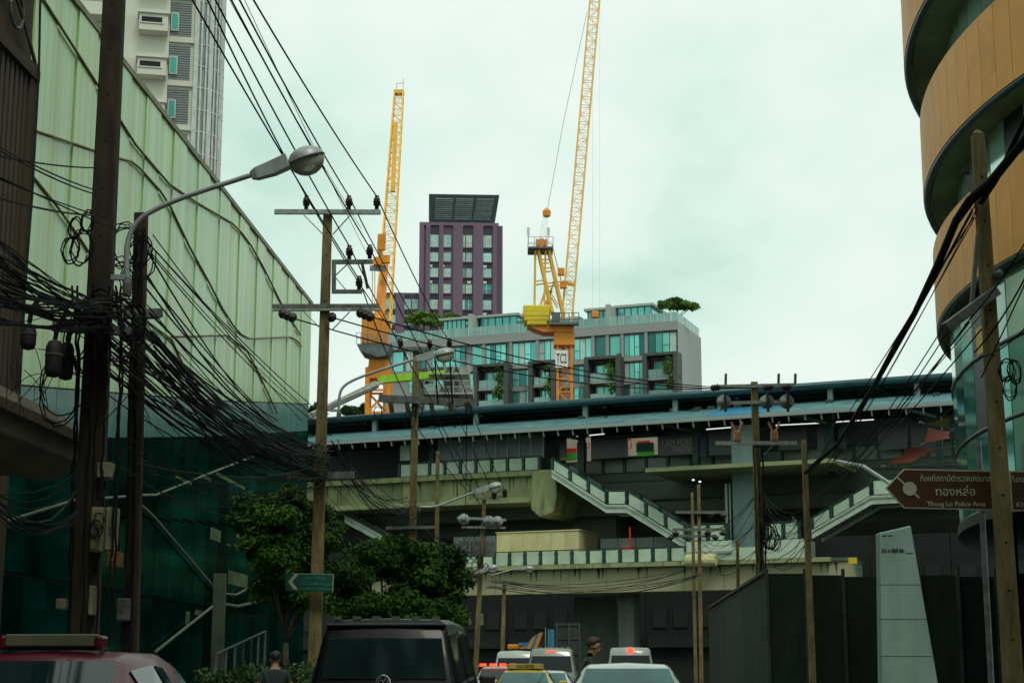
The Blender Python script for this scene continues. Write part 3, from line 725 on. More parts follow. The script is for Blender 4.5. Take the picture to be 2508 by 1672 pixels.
def win(u0, u1, z0, z1, npan, parent=CB, v=.28, m='condo_glass', split=None):
    ed = [0]+sorted(split)+[1] if split else [k/npan for k in range(npan+1)]
    for a, b in zip(ed, ed[1:]):
        mm_ = wr_.choices((m, 'condo_glass_dark', 'curtain_pale'), (6,2,2))[0]
        w_ = bx('window', mm_, parent, u0+(u1-u0)*a+.05, u0+(u1-u0)*b-.05, v, v+.06, z0+.05, z1-.05)
        MB().box(-.5,.5,-1.2,-.6,-.08,-.06).build('mullion', 'condo_frame', w_) if (b-a) > .2 and (int((a+b)*10) % 3 == 0) else None
    bx('window_frame', 'condo_frame', parent, u0, u1, v+.07, v+.2, z0, z1)
# piers and floor bands proud of the glazing
def U5(x): return Z5(x, 1050)[0]
cols_top = [(1140,1322,4),(985,1117,4),(895,960,1),(805,873,1),(665,776,3),(440,548,3),(272,426,4),(98,228,4),(12,82,1)]
for x0, x1, n in cols_top: win(U5(x0), U5(x1), rows[0][0], rows[0][1], n)
gap = [(U5(a),U5(b)) for a,b,_ in cols_top]
u_left = U5(12); step = U5(272)-U5(12)
k = 1
while u_left - step*(k-1) > uW + 2:
    o = -step*k
    for x0, x1, n in ((12,82,1),(98,228,4)): win(U5(x0)+o, U5(x1)+o, rows[0][0], rows[0][1], n) if U5(x0)+o > uW else None
    k += 1
bal = [(1140,1338),(770,972),(415,560),(65,262)]
wins = [(985,1115,4),(662,758,3),(268,402,3),(0,52,2)]
pit = (U5(1140)-U5(770))
balu = [(U5(a),U5(b)) for a,b in bal] + [(U5(65)-pit*k, U5(262)-pit*k) for k in (1,2)]
winu = [(U5(a),U5(b),n) for a,b,n in wins] + [(U5(0)-pit*k-1.2, U5(52)-pit*k+1.5, 3) for k in (0.98,1.98)]
for r in range(1, len(rows)):
    z0, z1 = rows[r]
    for a, b, n in winu:
        if a > uW: win(a, b, z0, z1, n)
    for a, b in balu:
        if a < uW: continue
        bx('balcony_recess', 'condo_frame', CB, a+.35, b-.35, .3, .49, z0-.3, z1+.25)
        d0, d1 = a+.8, b-.6
        dr = bx('balcony_door', 'condo_glass', CB, d0, d1, .22, .29, z0-.3, z1)
        for q in range(4): bx('door_frame', 'white_metal', CB, d0+(d1-d0)*q/3-.05, d0+(d1-d0)*q/3+.05, .1, .219, z0-.3, z1)
        bx('door_frame', 'white_metal', CB, d0, d1, .1, .215, z1-.12, z1-.02)
        bx('balcony_slab', 'condo_grey', CB, a+.3, b-.3, -1.3, .29, z0-.55, z0-.3)
        for q in range(3): bx('balustrade_panel', 'balustrade_glass', CB, a+.4+(b-a-.8)*q/3, a+.4+(b-a-.8)*(q+1)/3-.05, -1.28, -1.24, z0-.28, z0+.75)
for a, b in balu:                                   # dark picture frames running down two storeys each
    if a < uW: continue
    zt, zb = rows[1][1]+.75, rows[2][0]-1.0
    for (c, d) in ((a-.25, a+.28), (b-.28, b+.25)): bx('balcony_frame', 'condo_frame', CB, c, d, -1.7, .498, zb-9, zt-.36)
    bx('balcony_frame', 'condo_frame', CB, a-.25, b+.25, -1.7, .498, zt-.35, zt)
for x in (1128, 975, 880, 788, 655, 432, 262, 90): bx('pier', 'condo_grey', CB, U5(x)-.2, U5(x)+.2, .05, .498, rows[0][0]-.4, rows[0][1]+.35)
for r in range(4): bx('floor_band', 'condo_grey', CB, uW, uE-.024, .1, .497, rows[r][0]-.62, rows[r][0]-.02)
# roof terrace: glass balustrade and penthouse pavilions
n = 46
for j in range(n):
    a = uW+(uE-uW)*j/n; b = uW+(uE-uW)*(j+1)/n
    bx('balustrade_panel', 'balustrade_glass', CB, a+.03, b-.03, .15, .19, zpar+.02, zpar+1.15)
    if j % 2 == 0: bx('balustrade_post', 'white_metal', CB, a-.04, a+.04, .10, .2, zpar, zpar+1.2)
for j in range(6): bx('balustrade_panel', 'balustrade_glass', CB, uE-.1, uE-.06, .2+j*1.8, 1.9+j*1.8, zpar+.02, zpar+1.15)
def pavilion(x0, x1, y0, v, dep):
    (a, z1), (b, _) = Z5(x0, y0, v), Z5(x1, y0, v)
    bx('pavilion_glazing', 'condo_glass', CB, a+.2, b-.2, v+.2, v+dep, zpar-.04, z1-.3)
    bx('pavilion_roof', 'condo_grey_lit', CB, a-.2, b+.2, v-.3, v+dep+.2, z1-.3, z1)
    for q in range(6): bx('mullion', 'condo_frame', CB, a+.2+(b-a-.4)*q/5-.05, a+.2+(b-a-.4)*q/5+.05, v+.12, v+.198, zpar, z1-.3)
pavilion(745, 885, 828, 4, 5); pavilion(935, 1170, 808, 5, 6); pavilion(60, 310, 872, 4, 5); pavilion(-180, -20, 890, 4, 5); pavilion(320, 700, 905, 6, 4)
for x in (905, 30):
    a = Z5(x, 850, 3.5)[0]; bx('fin_wall', 'condo_grey_lit', CB, a-.25, a+.25, 2, 9, zpar, Z5(x, 812 if x > 500 else 872, 3.5)[1])
# ================================================================== purple tower
mat('purple_wall', (.165,.105,.155), .8, var=.12, scale=.2)
mat('purple_dark', (.11,.07,.105), .8, var=.1, scale=.2)
mat('purple_glass', (.34,.52,.47), .15, .35, var=.2, scale=.15, rand=.18)
mat('slot_dark', (.010,.018,.03), .4, var=.2, rand=.2)
mat('crown_louvre', (.17,.22,.22), .6, var=.2, rand=.15)
mat('crown_frame', (.07,.09,.095), .6, var=.1)
pc = P(1125, 1655, 330)
PT = thing('purple_tower', 'purple apartment tower with paired windows and a louvred crown', 'building', (pc.x, 330, 0), R(3))
H = frame(pc.x, 330, R(3))
def Z4(x, y, v=0): return H(650+x/2.613, 440+y/2.613, v)
ul, ur = Z4(983,600)[0], Z4(1493,600)[0]; zt = Z4(1240,274)[1]
bx('wall', 'purple_wall', PT, ul, ur, .5, 18, 0, zt)
xs = [(1036,1106,'a'),(1114,1186,'b'),(1236,1277,'a'),(1283,1322,'a'),(1384,1447,'a')]
ys = [(430,352,290),(522,465,437),(622,565,534),(725,667,634),(828,767,734),(930,869,836),(1032,970,937)]
def zrow(y): return Z4(1240,y)[1]
for x0, x1, kd in xs:
    a, b = Z4(x0,600)[0], Z4(x1,600)[0]
    for g0, g1, d1 in ys:
        w_ = bx('window', wr_.choices(('purple_glass','curtain_pale','condo_glass_dark'), (6,2,1))[0], PT, a, b, .36, .44, zrow(g0), zrow(g1))
        if wr_.random() < .3: bx('air_conditioner', 'white_metal', PT, a+.3, a+1.0, .15, .395, zrow(g1)+.15, zrow(g1)+.65)
        bx('lintel_slot', 'slot_dark' if kd == 'a' else 'purple_dark', PT, a, b, .40, .46, zrow(g1)+.01, zrow(d1))
        bx('sill', 'purple_dark', PT, a-.1, b+.1, .1, .499, zrow(g0)-.25, zrow(g0)-.02)
        bx('mullion', 'white_metal', PT, (a+b)/2-.05, (a+b)/2+.05, .30, .355, zrow(g0), zrow(g1))
        bx('mullion', 'white_metal', PT, a, b, .31, .352, zrow(g0)+1.0, zrow(g0)+1.08)
for x in (983, 1025, 1110, 1200, 1330, 1455, 1481):     # vertical ribs
    a = Z4(x,600)[0]; w2 = .45 if x not in (1200,1330,1455) else 1.0
    bx('rib', 'purple_wall', PT, a, a+w2*2, .0, .498, 0, zt-.6)
bx('top_band', 'purple_wall', PT, ul, ur, -.002, .499, zt-.62, zt)
# louvred crown: flares outwards at the top
c0, c1 = Z4(1052,190)[0], Z4(1466,190)[0]; c2 = Z4(1495,118)[0]; zc1 = Z4(1250,112)[1]
MB().add([(c0,.6,zt),(c1,.6,zt),(c2,-2.0,zc1),(c0-.2,-2.0,zc1),(c0,14,zt),(c1,14,zt),(c2,16,zc1),(c0-.2,16,zc1)], [(0,1,2,3),(7,6,5,4),(0,4,5,1),(1,5,6,2),(2,6,7,3),(3,7,4,0)]).build('crown', 'crown_frame', PT)
for q in range(3):
    a0 = c0+.9+(c1-c0-1.4)*q/3; a1 = c0+.9+(c1-c0-1.4)*(q+1)/3-.35
    for j in range(11):
        f = .12+.76*j/11; z = zt+(zc1-zt)*f; v = .6-2.6*f-.12
        bx('louvre', 'crown_louvre', PT, a0+f*.9*(q+1)/3, a1+f*.9*(q+1)/3, v-.1, v+.05, z, z+(zc1-zt)*.045)
# lower wing
wl, wr = Z4(770,800)[0], ul-.02; zw = Z4(880,712)[1]
bx('wing_wall', 'purple_wall', PT, wl, wr, 1.5, 16, 0, zw)
for x0, x1 in ((800,832),(760,795),(890,931),(938,976)):
    a, b = Z4(x0,800)[0], Z4(x1,800)[0]
    for g0, g1, d1 in ((822,758,727),(922,860,828),(1022,960,930)):
        bx('window', 'purple_glass', PT, a, b, 1.36, 1.44, zrow(g0), zrow(g1)); bx('lintel_slot', 'slot_dark', PT, a, b, 1.4, 1.46, zrow(g1)+.01, zrow(d1))
# ================================================================== luffing tower cranes
mat('crane_orange', (.78,.27,.012), .55, var=.12, scale=.6)
mat('crane_yellow', (.84,.46,.035), .5, var=.10, scale=.6)
mat('weight_yellow', (.72,.55,.02), .6, var=.12, scale=.5)
mat('crane_grey', (.12,.15,.15), .6, var=.2)
mat('steel_cable', (.20,.21,.20), .5, .3, var=.1)
mat('sign_white', (.80,.82,.78), .5, var=.05)
mat('sign_black', (.01,.015,.018), .5, var=0)
def lattice(mb, p0, p1, w0, w1, bays, r, rb, up=(0,1,0), tri=False):
    p0, p1 = Vector(p0), Vector(p1); d = (p1-p0).normalized(); a = d.cross(Vector(up)).normalized(); b = a.cross(d)
    cs = ((-1,-1),(1,-1),(1,1),(-1,1)) if not tri else ((-1,-.6),(1,-.6),(0,.9))
    def c(i, t): w_ = w0+(w1-w0)*t; q = cs[i % len(cs)]; return p0.lerp(p1, t) + a*(q[0]*w_/2) + b*(q[1]*w_/2)
    n = len(cs)
    for i in range(n): mb.bar(c(i,0), c(i,1), r*2, r*2)
    for k in range(bays):
        t0, t1 = k/bays, (k+1)/bays
        for i in range(n):
            if k % 2: mb.bar(c(i,t0), c(i+1,t1), rb)
            else: mb.bar(c(i+1,t0), c(i,t1), rb)
            mb.bar(c(i,t1), c(i+1,t1), rb)
    return mb
# --- crane with the TC2 board
Y2 = 172.0
m0, m1 = P(1382, 1000, Y2), P(1382, 835, Y2)
K2 = thing('tower_crane', 'yellow luffing crane with stacked counterweights and a white board on its mast', 'crane', (m0.x, Y2, 0), 0, 'cranes over the building site')
mw = P(1399,900,Y2).x - P(1365,900,Y2).x
lattice(MB(), (m0.x,Y2,0), m1, mw, mw, 26, .13, .12).build('mast', 'crane_orange', K2, world=True)
bxw = lambda nm, m, t, x0,x1,y0,y1,z0,z1: MB().box(x0,x1,y0,y1,z0,z1).build(nm, m, t, world=True)
bxw('slewing_ring', 'crane_orange', K2, m1.x-mw*.75, m1.x+mw*.75, Y2-mw*.75, Y2+mw*.75, m1.z-.6, m1.z+.7)
a, b = P(1285,800,Y2), P(1410,800,Y2); zt2 = P(1350,800,Y2).z
b_ = MB(); b_.prism([(P(1300,800,Y2).x,zt2),(P(1300,812,Y2).x,P(1300,800,Y2).z-.3),(P(1330,818,Y2).x,P(1330,818,Y2).z),(m1.x+.9,m1.z+.72),(P(1405,810,Y2).x,P(1405,812,Y2).z),(P(1405,800,Y2).x,P(1405,800,Y2).z)], lambda x,z,d: (x,d,z), Y2-1.2, Y2+1.2)
b_.build('slewing_platform', 'crane_orange', K2, world=True)
for j,(x0,x1,y0,y1) in enumerate(((1281,1346,754,772),(1279,1347,770,783),(1283,1345,782,793),(1290,1340,792,803))):
    p, q = P(x0,y0,Y2), P(x1,y1,Y2); MB().box(p.x,q.x,Y2-1.5,Y2+1.5,q.z,p.z).build('counterweight', 'weight_yellow', K2, world=True, bevel=.12)
p, q = P(1345,772,Y2), P(1416,798,Y2)
for j in range(7):
    xx = p.x+(q.x-p.x)*j/6; bxw('walkway_post', 'crane_grey', K2, xx-.04, xx+.04, Y2-1.9, Y2-1.8, q.z, q.z+1.0)
bxw('walkway', 'crane_grey', K2, p.x, q.x, Y2-2.0, Y2-1.21, q.z-.25, q.z)
MB().bar((p.x,Y2-1.85,q.z+1), (q.x,Y2-1.85,q.z+1), .07).build('handrail', 'crane_grey', K2, world=True)
p, q = P(1352,770,Y2), P(1372,792,Y2); bxw('winch_house', 'crane_grey', K2, p.x, q.x, Y2-1.15, Y2+.8, q.z, p.z)
# A-frame
def two(mb, pa, pb, w, s=1.0):
    for v in (-s, s): mb.bar(Vector(pa)+Vector((0,v,0)), Vector(pb)+Vector((0,v,0)), w)
A1 = MB(); top = [P(1323,612,Y2), P(1340,612,Y2)]
two(A1, P(1318,614,Y2), P(1353,768,Y2), .3, .8); two(A1, P(1344,614,Y2), P(1381,778,Y2), .3, .8)
two(A1, P(1311,618,Y2), P(1309,752,Y2), .22, .8); two(A1, P(1336,618,Y2), P(1333,752,Y2), .18, .8)
for (q0,q1) in (((1309,694),(1333,690)),((1339,698),(1384,693)),((1333,750),(1353,708)),((1322,752),(1334,715)),((1344,640),(1324,640)),((1349,660),(1328,662)),((1335,700),(1366,750)),((1356,690),(1340,745))):
    two(A1, P(*q0,Y2), P(*q1,Y2), .12, .8)
A1.build('a_frame', 'crane_yellow', K2, world=True)
LD2 = MB(); two(LD2, P(1352,600,Y2), P(1375,690,Y2), .05, .3)
for j in range(14):
    q = P(1352,600,Y2).lerp(P(1375,690,Y2), j/13); LD2.bar(q+Vector((0,-.3,0)), q+Vector((0,.3,0)), .04)
LD2.build('ladder', 'crane_yellow', K2, world=True)
p, q = P(1293,612,Y2), P(1354,616,Y2)
HP = bxw('head_platform', 'crane_grey', K2, p.x, q.x, Y2-1.5, Y2+1.5, q.z, q.z+.18)
for v in (-1.5,1.5):
    r_ = MB()
    for j in range(5):
        xx = p.x+(q.x-p.x)*j/4; r_.bar((xx,Y2+v,q.z), (xx,Y2+v,q.z+1.2), .06)
    for zz in (.6,1.2): r_.bar((p.x,Y2+v,q.z+zz), (q.x,Y2+v,q.z+zz), .05)
    r_.build('platform_railing', 'galvanised', K2, world=True)
p, q = P(1313,592,Y2), P(1341,612,Y2); 
for (x0,x1) in ((1312,1318),(1335,1341)):
    a, b = P(x0,590,Y2), P(x1,612,Y2); bxw('sheave_bracket', 'crane_orange', K2, a.x, b.x, Y2-.8, Y2+.8, b.z, a.z)
MB().lathe([(.0,-.7),(.45,-.7),(.45,.7),(0,.7)], 12, tuple(P(1326,598,Y2)), 'y').build('sheave', 'crane_orange', K2, world=True)
# jib, its pendants and hook
J0, J1 = P(1389,775,Y2), P(1462,-60,Y2+14)
jw = P(1402,700,Y2).x-P(1377,700,Y2).x
lattice(MB(), J0, J1, jw, jw*1.04, 40, .075, .05).build('jib', 'crane_yellow', K2, world=True)
for (x,y) in ((1374,665),(1380,697)): 
    q = P(x,y,Y2-.6); MB().box(q.x-.35,q.x+.35,q.y-.2,q.y+.5,q.z-.35,q.z+.35).build('jib_fitting', 'crane_orange', K2, world=True)
MB().bar(P(1378,690,Y2-.6), P(1407,698,Y2-.6), .3).build('jib_fitting', 'crane_orange', K2, world=True)
pe = MB(); q = P(1339,522,Y2+1)
pe.tube([q, P(1380,300,Y2+5), P(1438,30,Y2+12)], .045, 4); pe.build('pendant_rope', 'steel_cable', K2, world=True)
pl = MB()
for v in (-.35,-.12,.12,.35): pl.tube([P(1326,596,Y2)+Vector((v,0,0)), q+Vector((v*.6,0,0))], .035, 4)
pl.build('pulley_ropes', 'galvanised', K2, world=True)
MB().lathe([(0,-.5),(.4,-.35),(.45,.2),(.15,.55),(0,.55)], 8, tuple(q)).build('pulley_block', 'crane_orange', K2, world=True)
hk = MB()
for x in (1451,1469): hk.tube([P(x,-40,Y2+14), P(x,765,Y2+14)], .012, 4)
hk.build('hoist_rope', 'steel_cable', K2, world=True)
p, q = P(1449,762,Y2+14), P(1467,779,Y2+14); MB().box(p.x,q.x,p.y-.3,p.y+.3,q.z,p.z).build('hook_block', 'crane_orange', K2, world=True, bevel=.15)
p, q = P(1360,858,Y2-mw/2-.25), P(1391,900,Y2-mw/2-.25)
BD = MB().box(p.x,q.x,p.y-.06,p.y+.06,q.z,p.z).build('mast_board', 'sign_white', K2, world=True)
lettering('TC2', 1.45, 'sign_black', K2, ((p.x+q.x)/2-m0.x, p.y-.08-Y2, (p.z+q.z)/2), bold=.012, width=(q.x-p.x)*.82)
# flags on the head platform
for x in (1294,1343):
    a = P(x,600,Y2); MB().bar(a, P(x+1,575,Y2), .05).build('flag_pole', 'galvanised', K2, world=True)
    c = P(x,566,Y2); MB().box(c.x-.15,c.x+.15,c.y,c.y+.03,c.z-.5,c.z+.4).build('flag', 'white_metal', K2, world=True)
# --- crane behind the utility poles
Y1 = 166.0
m0, m1 = P(930, 1010, Y1), P(928, 905, Y1)
K1 = thing('tower_crane', 'orange luffing crane with a plain boxed machine deck seen past the utility pole', 'crane', (m0.x, Y1, 0), 0, 'cranes over the building site')
mw = P(955,950,Y1).x - P(904,950,Y1).x
lattice(MB(), (m0.x,Y1,0), m1, mw, mw, 14, .22, .2).build('mast', 'crane_orange', K1, world=True)
p, q = P(902,885,Y1), P(954,930,Y1); b_ = MB()
b_.prism([(P(906,885,Y1).x,p.z),(P(952,885,Y1).x,p.z),(P(956,928,Y1).x,q.z),(P(902,928,Y1).x,q.z)], lambda x,z,d: (x,d,z), Y1-1.2, Y1+1.2); b_.build('mast_collar', 'crane_orange', K1, world=True)
p, q = P(890,786,Y1), P(951,850,Y1); MB().box(p.x,q.x,Y1-2,Y1+1,q.z,p.z).build('machine_housing', 'crane_orange', K1, world=True, bevel=.08)
for j in range(3): bxw('housing_seam', 'crane_grey', K1, p.x+(q.x-p.x)*(j+1)/4-.02, p.x+(q.x-p.x)*(j+1)/4+.02, Y1-2.015, Y1-1.99, q.z, p.z)
p, q = P(878,852,Y1), P(962,884,Y1); b_ = MB(); b_.prism([(p.x,p.z),(q.x,p.z),(q.x-.5,q.z+.2),(p.x+2.2,q.z),(p.x+.5,q.z+.6)], lambda x,z,d: (x,d,z), Y1-2.2, Y1+1.5); b_.build('deck', 'crane_grey', K1, world=True)
r_ = MB()
for j in range(9):
    xx = p.x+(q.x-p.x)*j/8; r_.bar((xx,Y1-2.3,p.z), (xx,Y1-2.3,p.z+1.1), .06)
for zz in (.55,1.1): r_.bar((p.x,Y1-2.3,p.z+zz), (q.x,Y1-2.3,p.z+zz), .05)
r_.build('deck_railing', 'galvanised', K1, world=True)
J0, J1 = P(938,800,Y1), P(977,232,Y1+24)
j0w = P(956,750,Y1).x-P(921,750,Y1).x; j1w = P(987,250,Y1+24).x-P(966,250,Y1+24).x
lattice(MB(), J0, J1, j0w, j1w, 34, .08, .05).build('jib', 'crane_yellow', K1, world=True)
MB().bar(P(932,790,Y1-1), P(944,640,Y1+2), .62, .3).build('jib_tie', 'crane_orange', K1, world=True)
MB().bar(P(926,790,Y1-.8), P(930,700,Y1), .4, .3).build('jib_tie', 'crane_orange', K1, world=True)
MB().bar(P(962,470,Y1+13), P(969,300,Y1+21), .5, .2).build('luffing_ropes', 'crane_yellow', K1, world=True)
tp = P(977,228,Y1+24); th = MB(); th.box(tp.x-.6,tp.x+.6,tp.y-.5,tp.y+.5,tp.z-.2,tp.z+.25); th.bar((tp.x-.3,tp.y,tp.z), (tp.x-.3,tp.y,tp.z+1.2), .07); th.bar((tp.x+.5,tp.y,tp.z), (tp.x+.5,tp.y,tp.z+1.8), .06); th.bar((tp.x-.3,tp.y,tp.z+1.2), (tp.x+.5,tp.y,tp.z+1.2), .06)
th.build('jib_tip', 'crane_yellow', K1, world=True)
for (x,y) in ((935,584),(934,603),(925,640),(945,635)):
    q = P(x,y,Y1-.8); MB().box(q.x-.4,q.x+.4,q.y-.3,q.y+.3,q.z-.4,q.z+.4).build('sheave_box', 'crane_orange', K1, world=True)
MB().bar(P(906,656,Y1), P(945,658,Y1), .5).build('crosshead', 'galvanised', K1, world=True)
lt = MB(); lt.bar(P(912,665,Y1), P(912,790,Y1), .08); lt.bar(P(918,665,Y1), P(918,790,Y1), .08); lt.bar(P(929,590,Y1), P(932,640,Y1), .35); lt.build('backstay', 'crane_yellow', K1, world=True)
# ================================================================== concrete placing boom on the site
mat('boom_lime', (.30,.62,.02), .5, var=.1)
mat('boom_grey', (.42,.44,.38), .6, var=.15)
Yb = 150.0
bb = P(1100, 1655, Yb)
PB = thing('placing_boom', 'lime green and grey concrete placing boom resting on a railed column', 'concrete boom', (bb.x, Yb, 0), 0)
bo = MB(); bo.bar(P(926,930,Yb), P(1100,915,Yb), .62, .65); bo.build('boom_arm', 'boom_lime', PB, world=True)
bo = MB(); bo.bar(P(735,1030,Yb), P(925,940,Yb), .5, .5, w1=.6); bo.build('boom_tip', 'boom_grey', PB, world=True)
MB().tube([P(735,1024,Yb-.5), P(830,982,Yb-.5), P(940,936,Yb-.5)], .1, 6).build('delivery_pipe', 'boom_grey', PB, world=True)
c = P(1101, 940, Yb); MB().box(c.x-.5,c.x+.5,Yb-.5,Yb+.5,0,c.z-.6).build('column', 'boom_grey', PB, world=True)
MB().lathe([(.9,-1.2),(.9,0),(.5,.3),(.5,1.6)], 10, (c.x,Yb,c.z-.4)).build('turret', 'dull_steel', PB, world=True)
for py, wd in ((920,1.9),(968,2.3)):
    q = P(1103,py,Yb); MB().box(q.x-wd,q.x+wd*.9,Yb-1.5,Yb+1.5,q.z-.12,q.z).build('work_platform', 'boom_grey', PB, world=True)
    for v in (-1.5,1.5):
        r_ = MB()
        for j in range(6):
            xx = q.x-wd+wd*1.9*j/5; r_.bar((xx,Yb+v,q.z), (xx,Yb+v,q.z+1.1), .06)
        for zz in (.55,1.1): r_.bar((q.x-wd,Yb+v,q.z+zz), (q.x+wd*.9,Yb+v,q.z+zz), .06)
        r_.build('platform_railing', 'boom_grey', PB, world=True)
# ================================================================== utility poles
mat('bolt_hole', (.01,.01,.008), .9, var=0)
mat('glass_disc', (.26,.30,.28), .35, .3, var=.25, scale=6)
mat('porcelain_orange', (.45,.17,.08), .4, var=.2, scale=8)
mat('arm_channel', (.16,.18,.15), .6, .3, var=.2, scale=6)
mat('meter_cream', (.17,.165,.095), .6, var=.15, scale=4)
mat('meter_ochre', (.11,.05,.01), .6, var=.2, scale=4)
PIN = MB().lathe([(.0,-.16),(.05,-.16),(.05,-.08),(.085,-.06),(.075,.0),(.10,.02),(.07,.06),(.085,.09),(.05,.12),(.055,.17),(0,.18)], 10).mesh('insulator', 'insulator', True)
DISC = MB().lathe([(0,-.09),(.03,-.09),(.11,-.03),(.125,.0),(.11,.03),(.04,.06),(.04,.09),(0,.09)], 10).mesh('strain_insulator', 'insulator', True)
POLES = {}
def pole(key, label, top, bot, Y, wt, wb, m='pole_concrete', group='concrete utility poles along the street', ztop=None, holes=True, pointed=False):
    a, b = P(*bot, Y), P(*top, Y)
    d = (b-a)/(b.z-a.z); base = a - d*a.z; tip = b if ztop is None else base + d*ztop
    t = thing('utility_pole', label, 'utility pole', tuple(base), 0, group)
    s = MB().bar(base, tip, wb, wb*.8, (0,1,0), w1=wt, h1=wt*.8)
    if pointed: s.add([tip+Vector((-wt/2,-wt*.4,0)), tip+Vector((wt/2,-wt*.4,0)), tip+Vector((wt/2,wt*.4,0)), tip+Vector((-wt/2,wt*.4,0)), tip+Vector((0,0,wt*.55))], [(0,1,4),(1,2,4),(2,3,4),(3,0,4)])
    s.build('shaft', m, t, world=True, bevel=.018)
    if holes:
        h = MB(); n = int(tip.z/.55)
        for k in range(3, n):
            f = k/n; q = base.lerp(tip, f); w_ = wb+(wt-wb)*f
            h.lathe([(.0,-.004),(.018,-.004),(.018,.004),(0,.004)], 6, (q.x, q.y-w_*.4-.001, q.z), 'y')
        ho = h.build('bolt_holes', 'bolt_hole', t, world=True); ho['kind'] = 'stuff'
    POLES[key] = t; t['_y'] = 0; del t['_y']
    return t, Y
def at_parent(t, p): return tuple(wm(t).inverted() @ Vector(p))
def arm(t, p0, p1, Y, h=.1, d=.08, m='arm_channel', name='crossarm'):
    a, b = P(*p0, Y), P(*p1, Y); o = MB().bar(a, b, d, h).build(name, m, t, world=True); return o
def ins(t, px, py, Y, me=None, name='insulator', s=1.0, rot=(0,0,0)):
    return inst(name, me or PIN, t, at_parent(t, P(px, py, Y)), rot, (s,s,s))
def brace(t, p0, p1, Y, w_=.05, m='galvanised'): return MB().bar(P(*p0,Y), P(*p1,Y), w_, .02).build('brace', m, t, world=True)
L0, _ = pole('L0', 'thick dark weathered pole rising past the top of the picture', (280,0), (208,1493), 19.0, .215, .315, 'pole_weathered', ztop=12.0)
L1, _ = pole('L1', 'shorter dark pole beside the thick weathered pole', (346,522), (322,1493), 21.5, .17, .20, 'pole_weathered')
P1, _ = pole('P1', 'tall tan pole with two crossarms beside the green street sign', (803,517), (772,1560), 39.0, .205, .30)
P2, _ = pole('P2', 'tan pole in front of the concrete girder carrying heavy dark crossarm', (1019,858), (1007,1500), 57.0, .22, .27)
P3, _ = pole('P3', 'slim pole standing just beyond the pole with the heavy crossarm', (1072,1105), (1068,1510), 75.0, .17, .20)
P4, _ = pole('P4', 'grey pole with discs and drooping wires before the cream site box', (1187,1205), (1172,1500), 85.0, .2, .28)
P5, _ = pole('P5', 'small distant pole with two short arms under the skywalk', (1235,1430), (1231,1590), 95.0, .2, .24)
R0, _ = pole('R0', 'leaning tan pole in front of the brown police sign', (2394,330), (2463,1386), 20.7, .155, .235, pointed=True)
R1, _ = pole('R1', 'slim tan pole with pointed top beside the staircase', (1969,1082), (1980,1380), 49.0, .15, .20, pointed=True)
R2, _ = pole('R2', 'tan pole carrying three round discs before the square column', (1847,935), (1861,1380), 63.0, .25, .31)
R3, _ = pole('R3', 'shorter of the twin slim poles at the foot of the stairs', (1695,1208), (1698,1356), 94.0, .16, .19, pointed=True)
R4, _ = pole('R4', 'taller of the twin slim poles topped by two small lamps', (1711,1186), (1714,1397), 92.0, .17, .21)
R5, _ = pole('R5', 'stubby tan post standing between the twin poles and the cable coils', (1806,1323), (1807,1390), 70.0, .13, .15, pointed=True)
# support post of the brown sign stands with it further below
# --- fittings of P1
Y = 38.82
def z4(x, y): return (650+x/2.613, 440+y/2.613)
arm(P1, z4(58,206), z4(738,208), Y, .11, .09, 'galvanised')
for x in (262, 535, 713): ins(P1, *z4(x,148), Y)
brace(P1, z4(245,225), z4(368,350), Y-.06); brace(P1, z4(545,225), z4(430,352), Y-.06)
arm(P1, z4(425,527), z4(690,525), Y, .10); arm(P1, z4(425,716), z4(620,716), Y, .09)
MB().bar(P(*z4(438,540),Y), P(*z4(438,705),Y), .1, .08).build('bracket_post', 'arm_channel', P1, world=True)
brace(P1, z4(452,610), z4(520,545), Y); brace(P1, z4(452,630), z4(515,705), Y)
for x, y in ((537,466), (668,462), (600,662)): ins(P1, *z4(x,y), Y)
MB().bar(P(*z4(620,540),Y), P(*z4(655,695),Y), .07).build('fuse_tube', 'insulator', P1, world=True)
MB().bar(P(*z4(42,808),Y), P(*z4(730,806),Y), .08, .08).build('crossarm', 'arm_channel', P1, world=True); MB().bar(P(*z4(48,832),Y+.02), P(*z4(735,830),Y+.02), .1, .06).build('crossarm', 'galvanised', P1, world=True)
brace(P1, z4(245,845), z4(352,950), Y-.06); brace(P1, z4(540,845), z4(428,960), Y-.06)
for x0, y0 in ((112,856),(610,852),(425,880)):
    for k in range(3 if x0 != 425 else 1): ins(P1, *z4(x0+30*k, y0+12*k), Y-.1-.1*k, DISC, 'strain_insulator', 1.0, (R(90),0,R(-20)))
arm(P1, (702,1166), (868,1163), Y, .16, .14, 'dull_steel')
# --- fittings of P2
Y = 56.8
arm(P2, z4(845,1082), z4(1190,1082), Y, .13, .1)
for x, y in ((865,1050),(1052,1058),(1178,1050)): ins(P2, *z4(x,y), Y, s=1.15)
arm(P2, z4(725,1398), z4(1335,1430), Y, .24, .18, 'dull_steel'); 
for x in (800,905,1060,1180,1290): MB().bar(P(*z4(x,1425),Y-.1), P(*z4(x+12,1490),Y-.1), .16).build('fuse_cutout', 'insulator', P2, world=True)
for x in (1085,1180): MB().tube([P(*z4(x,1150),Y-.1), P(*z4(x+8,1300),Y-.1), P(*z4(x+20,1430),Y-.1)], .03, 5).build('dropper_cable', 'cable_black', P2, world=True)
arm(P2, (945,1292), (1066,1290), Y, .1, .1)
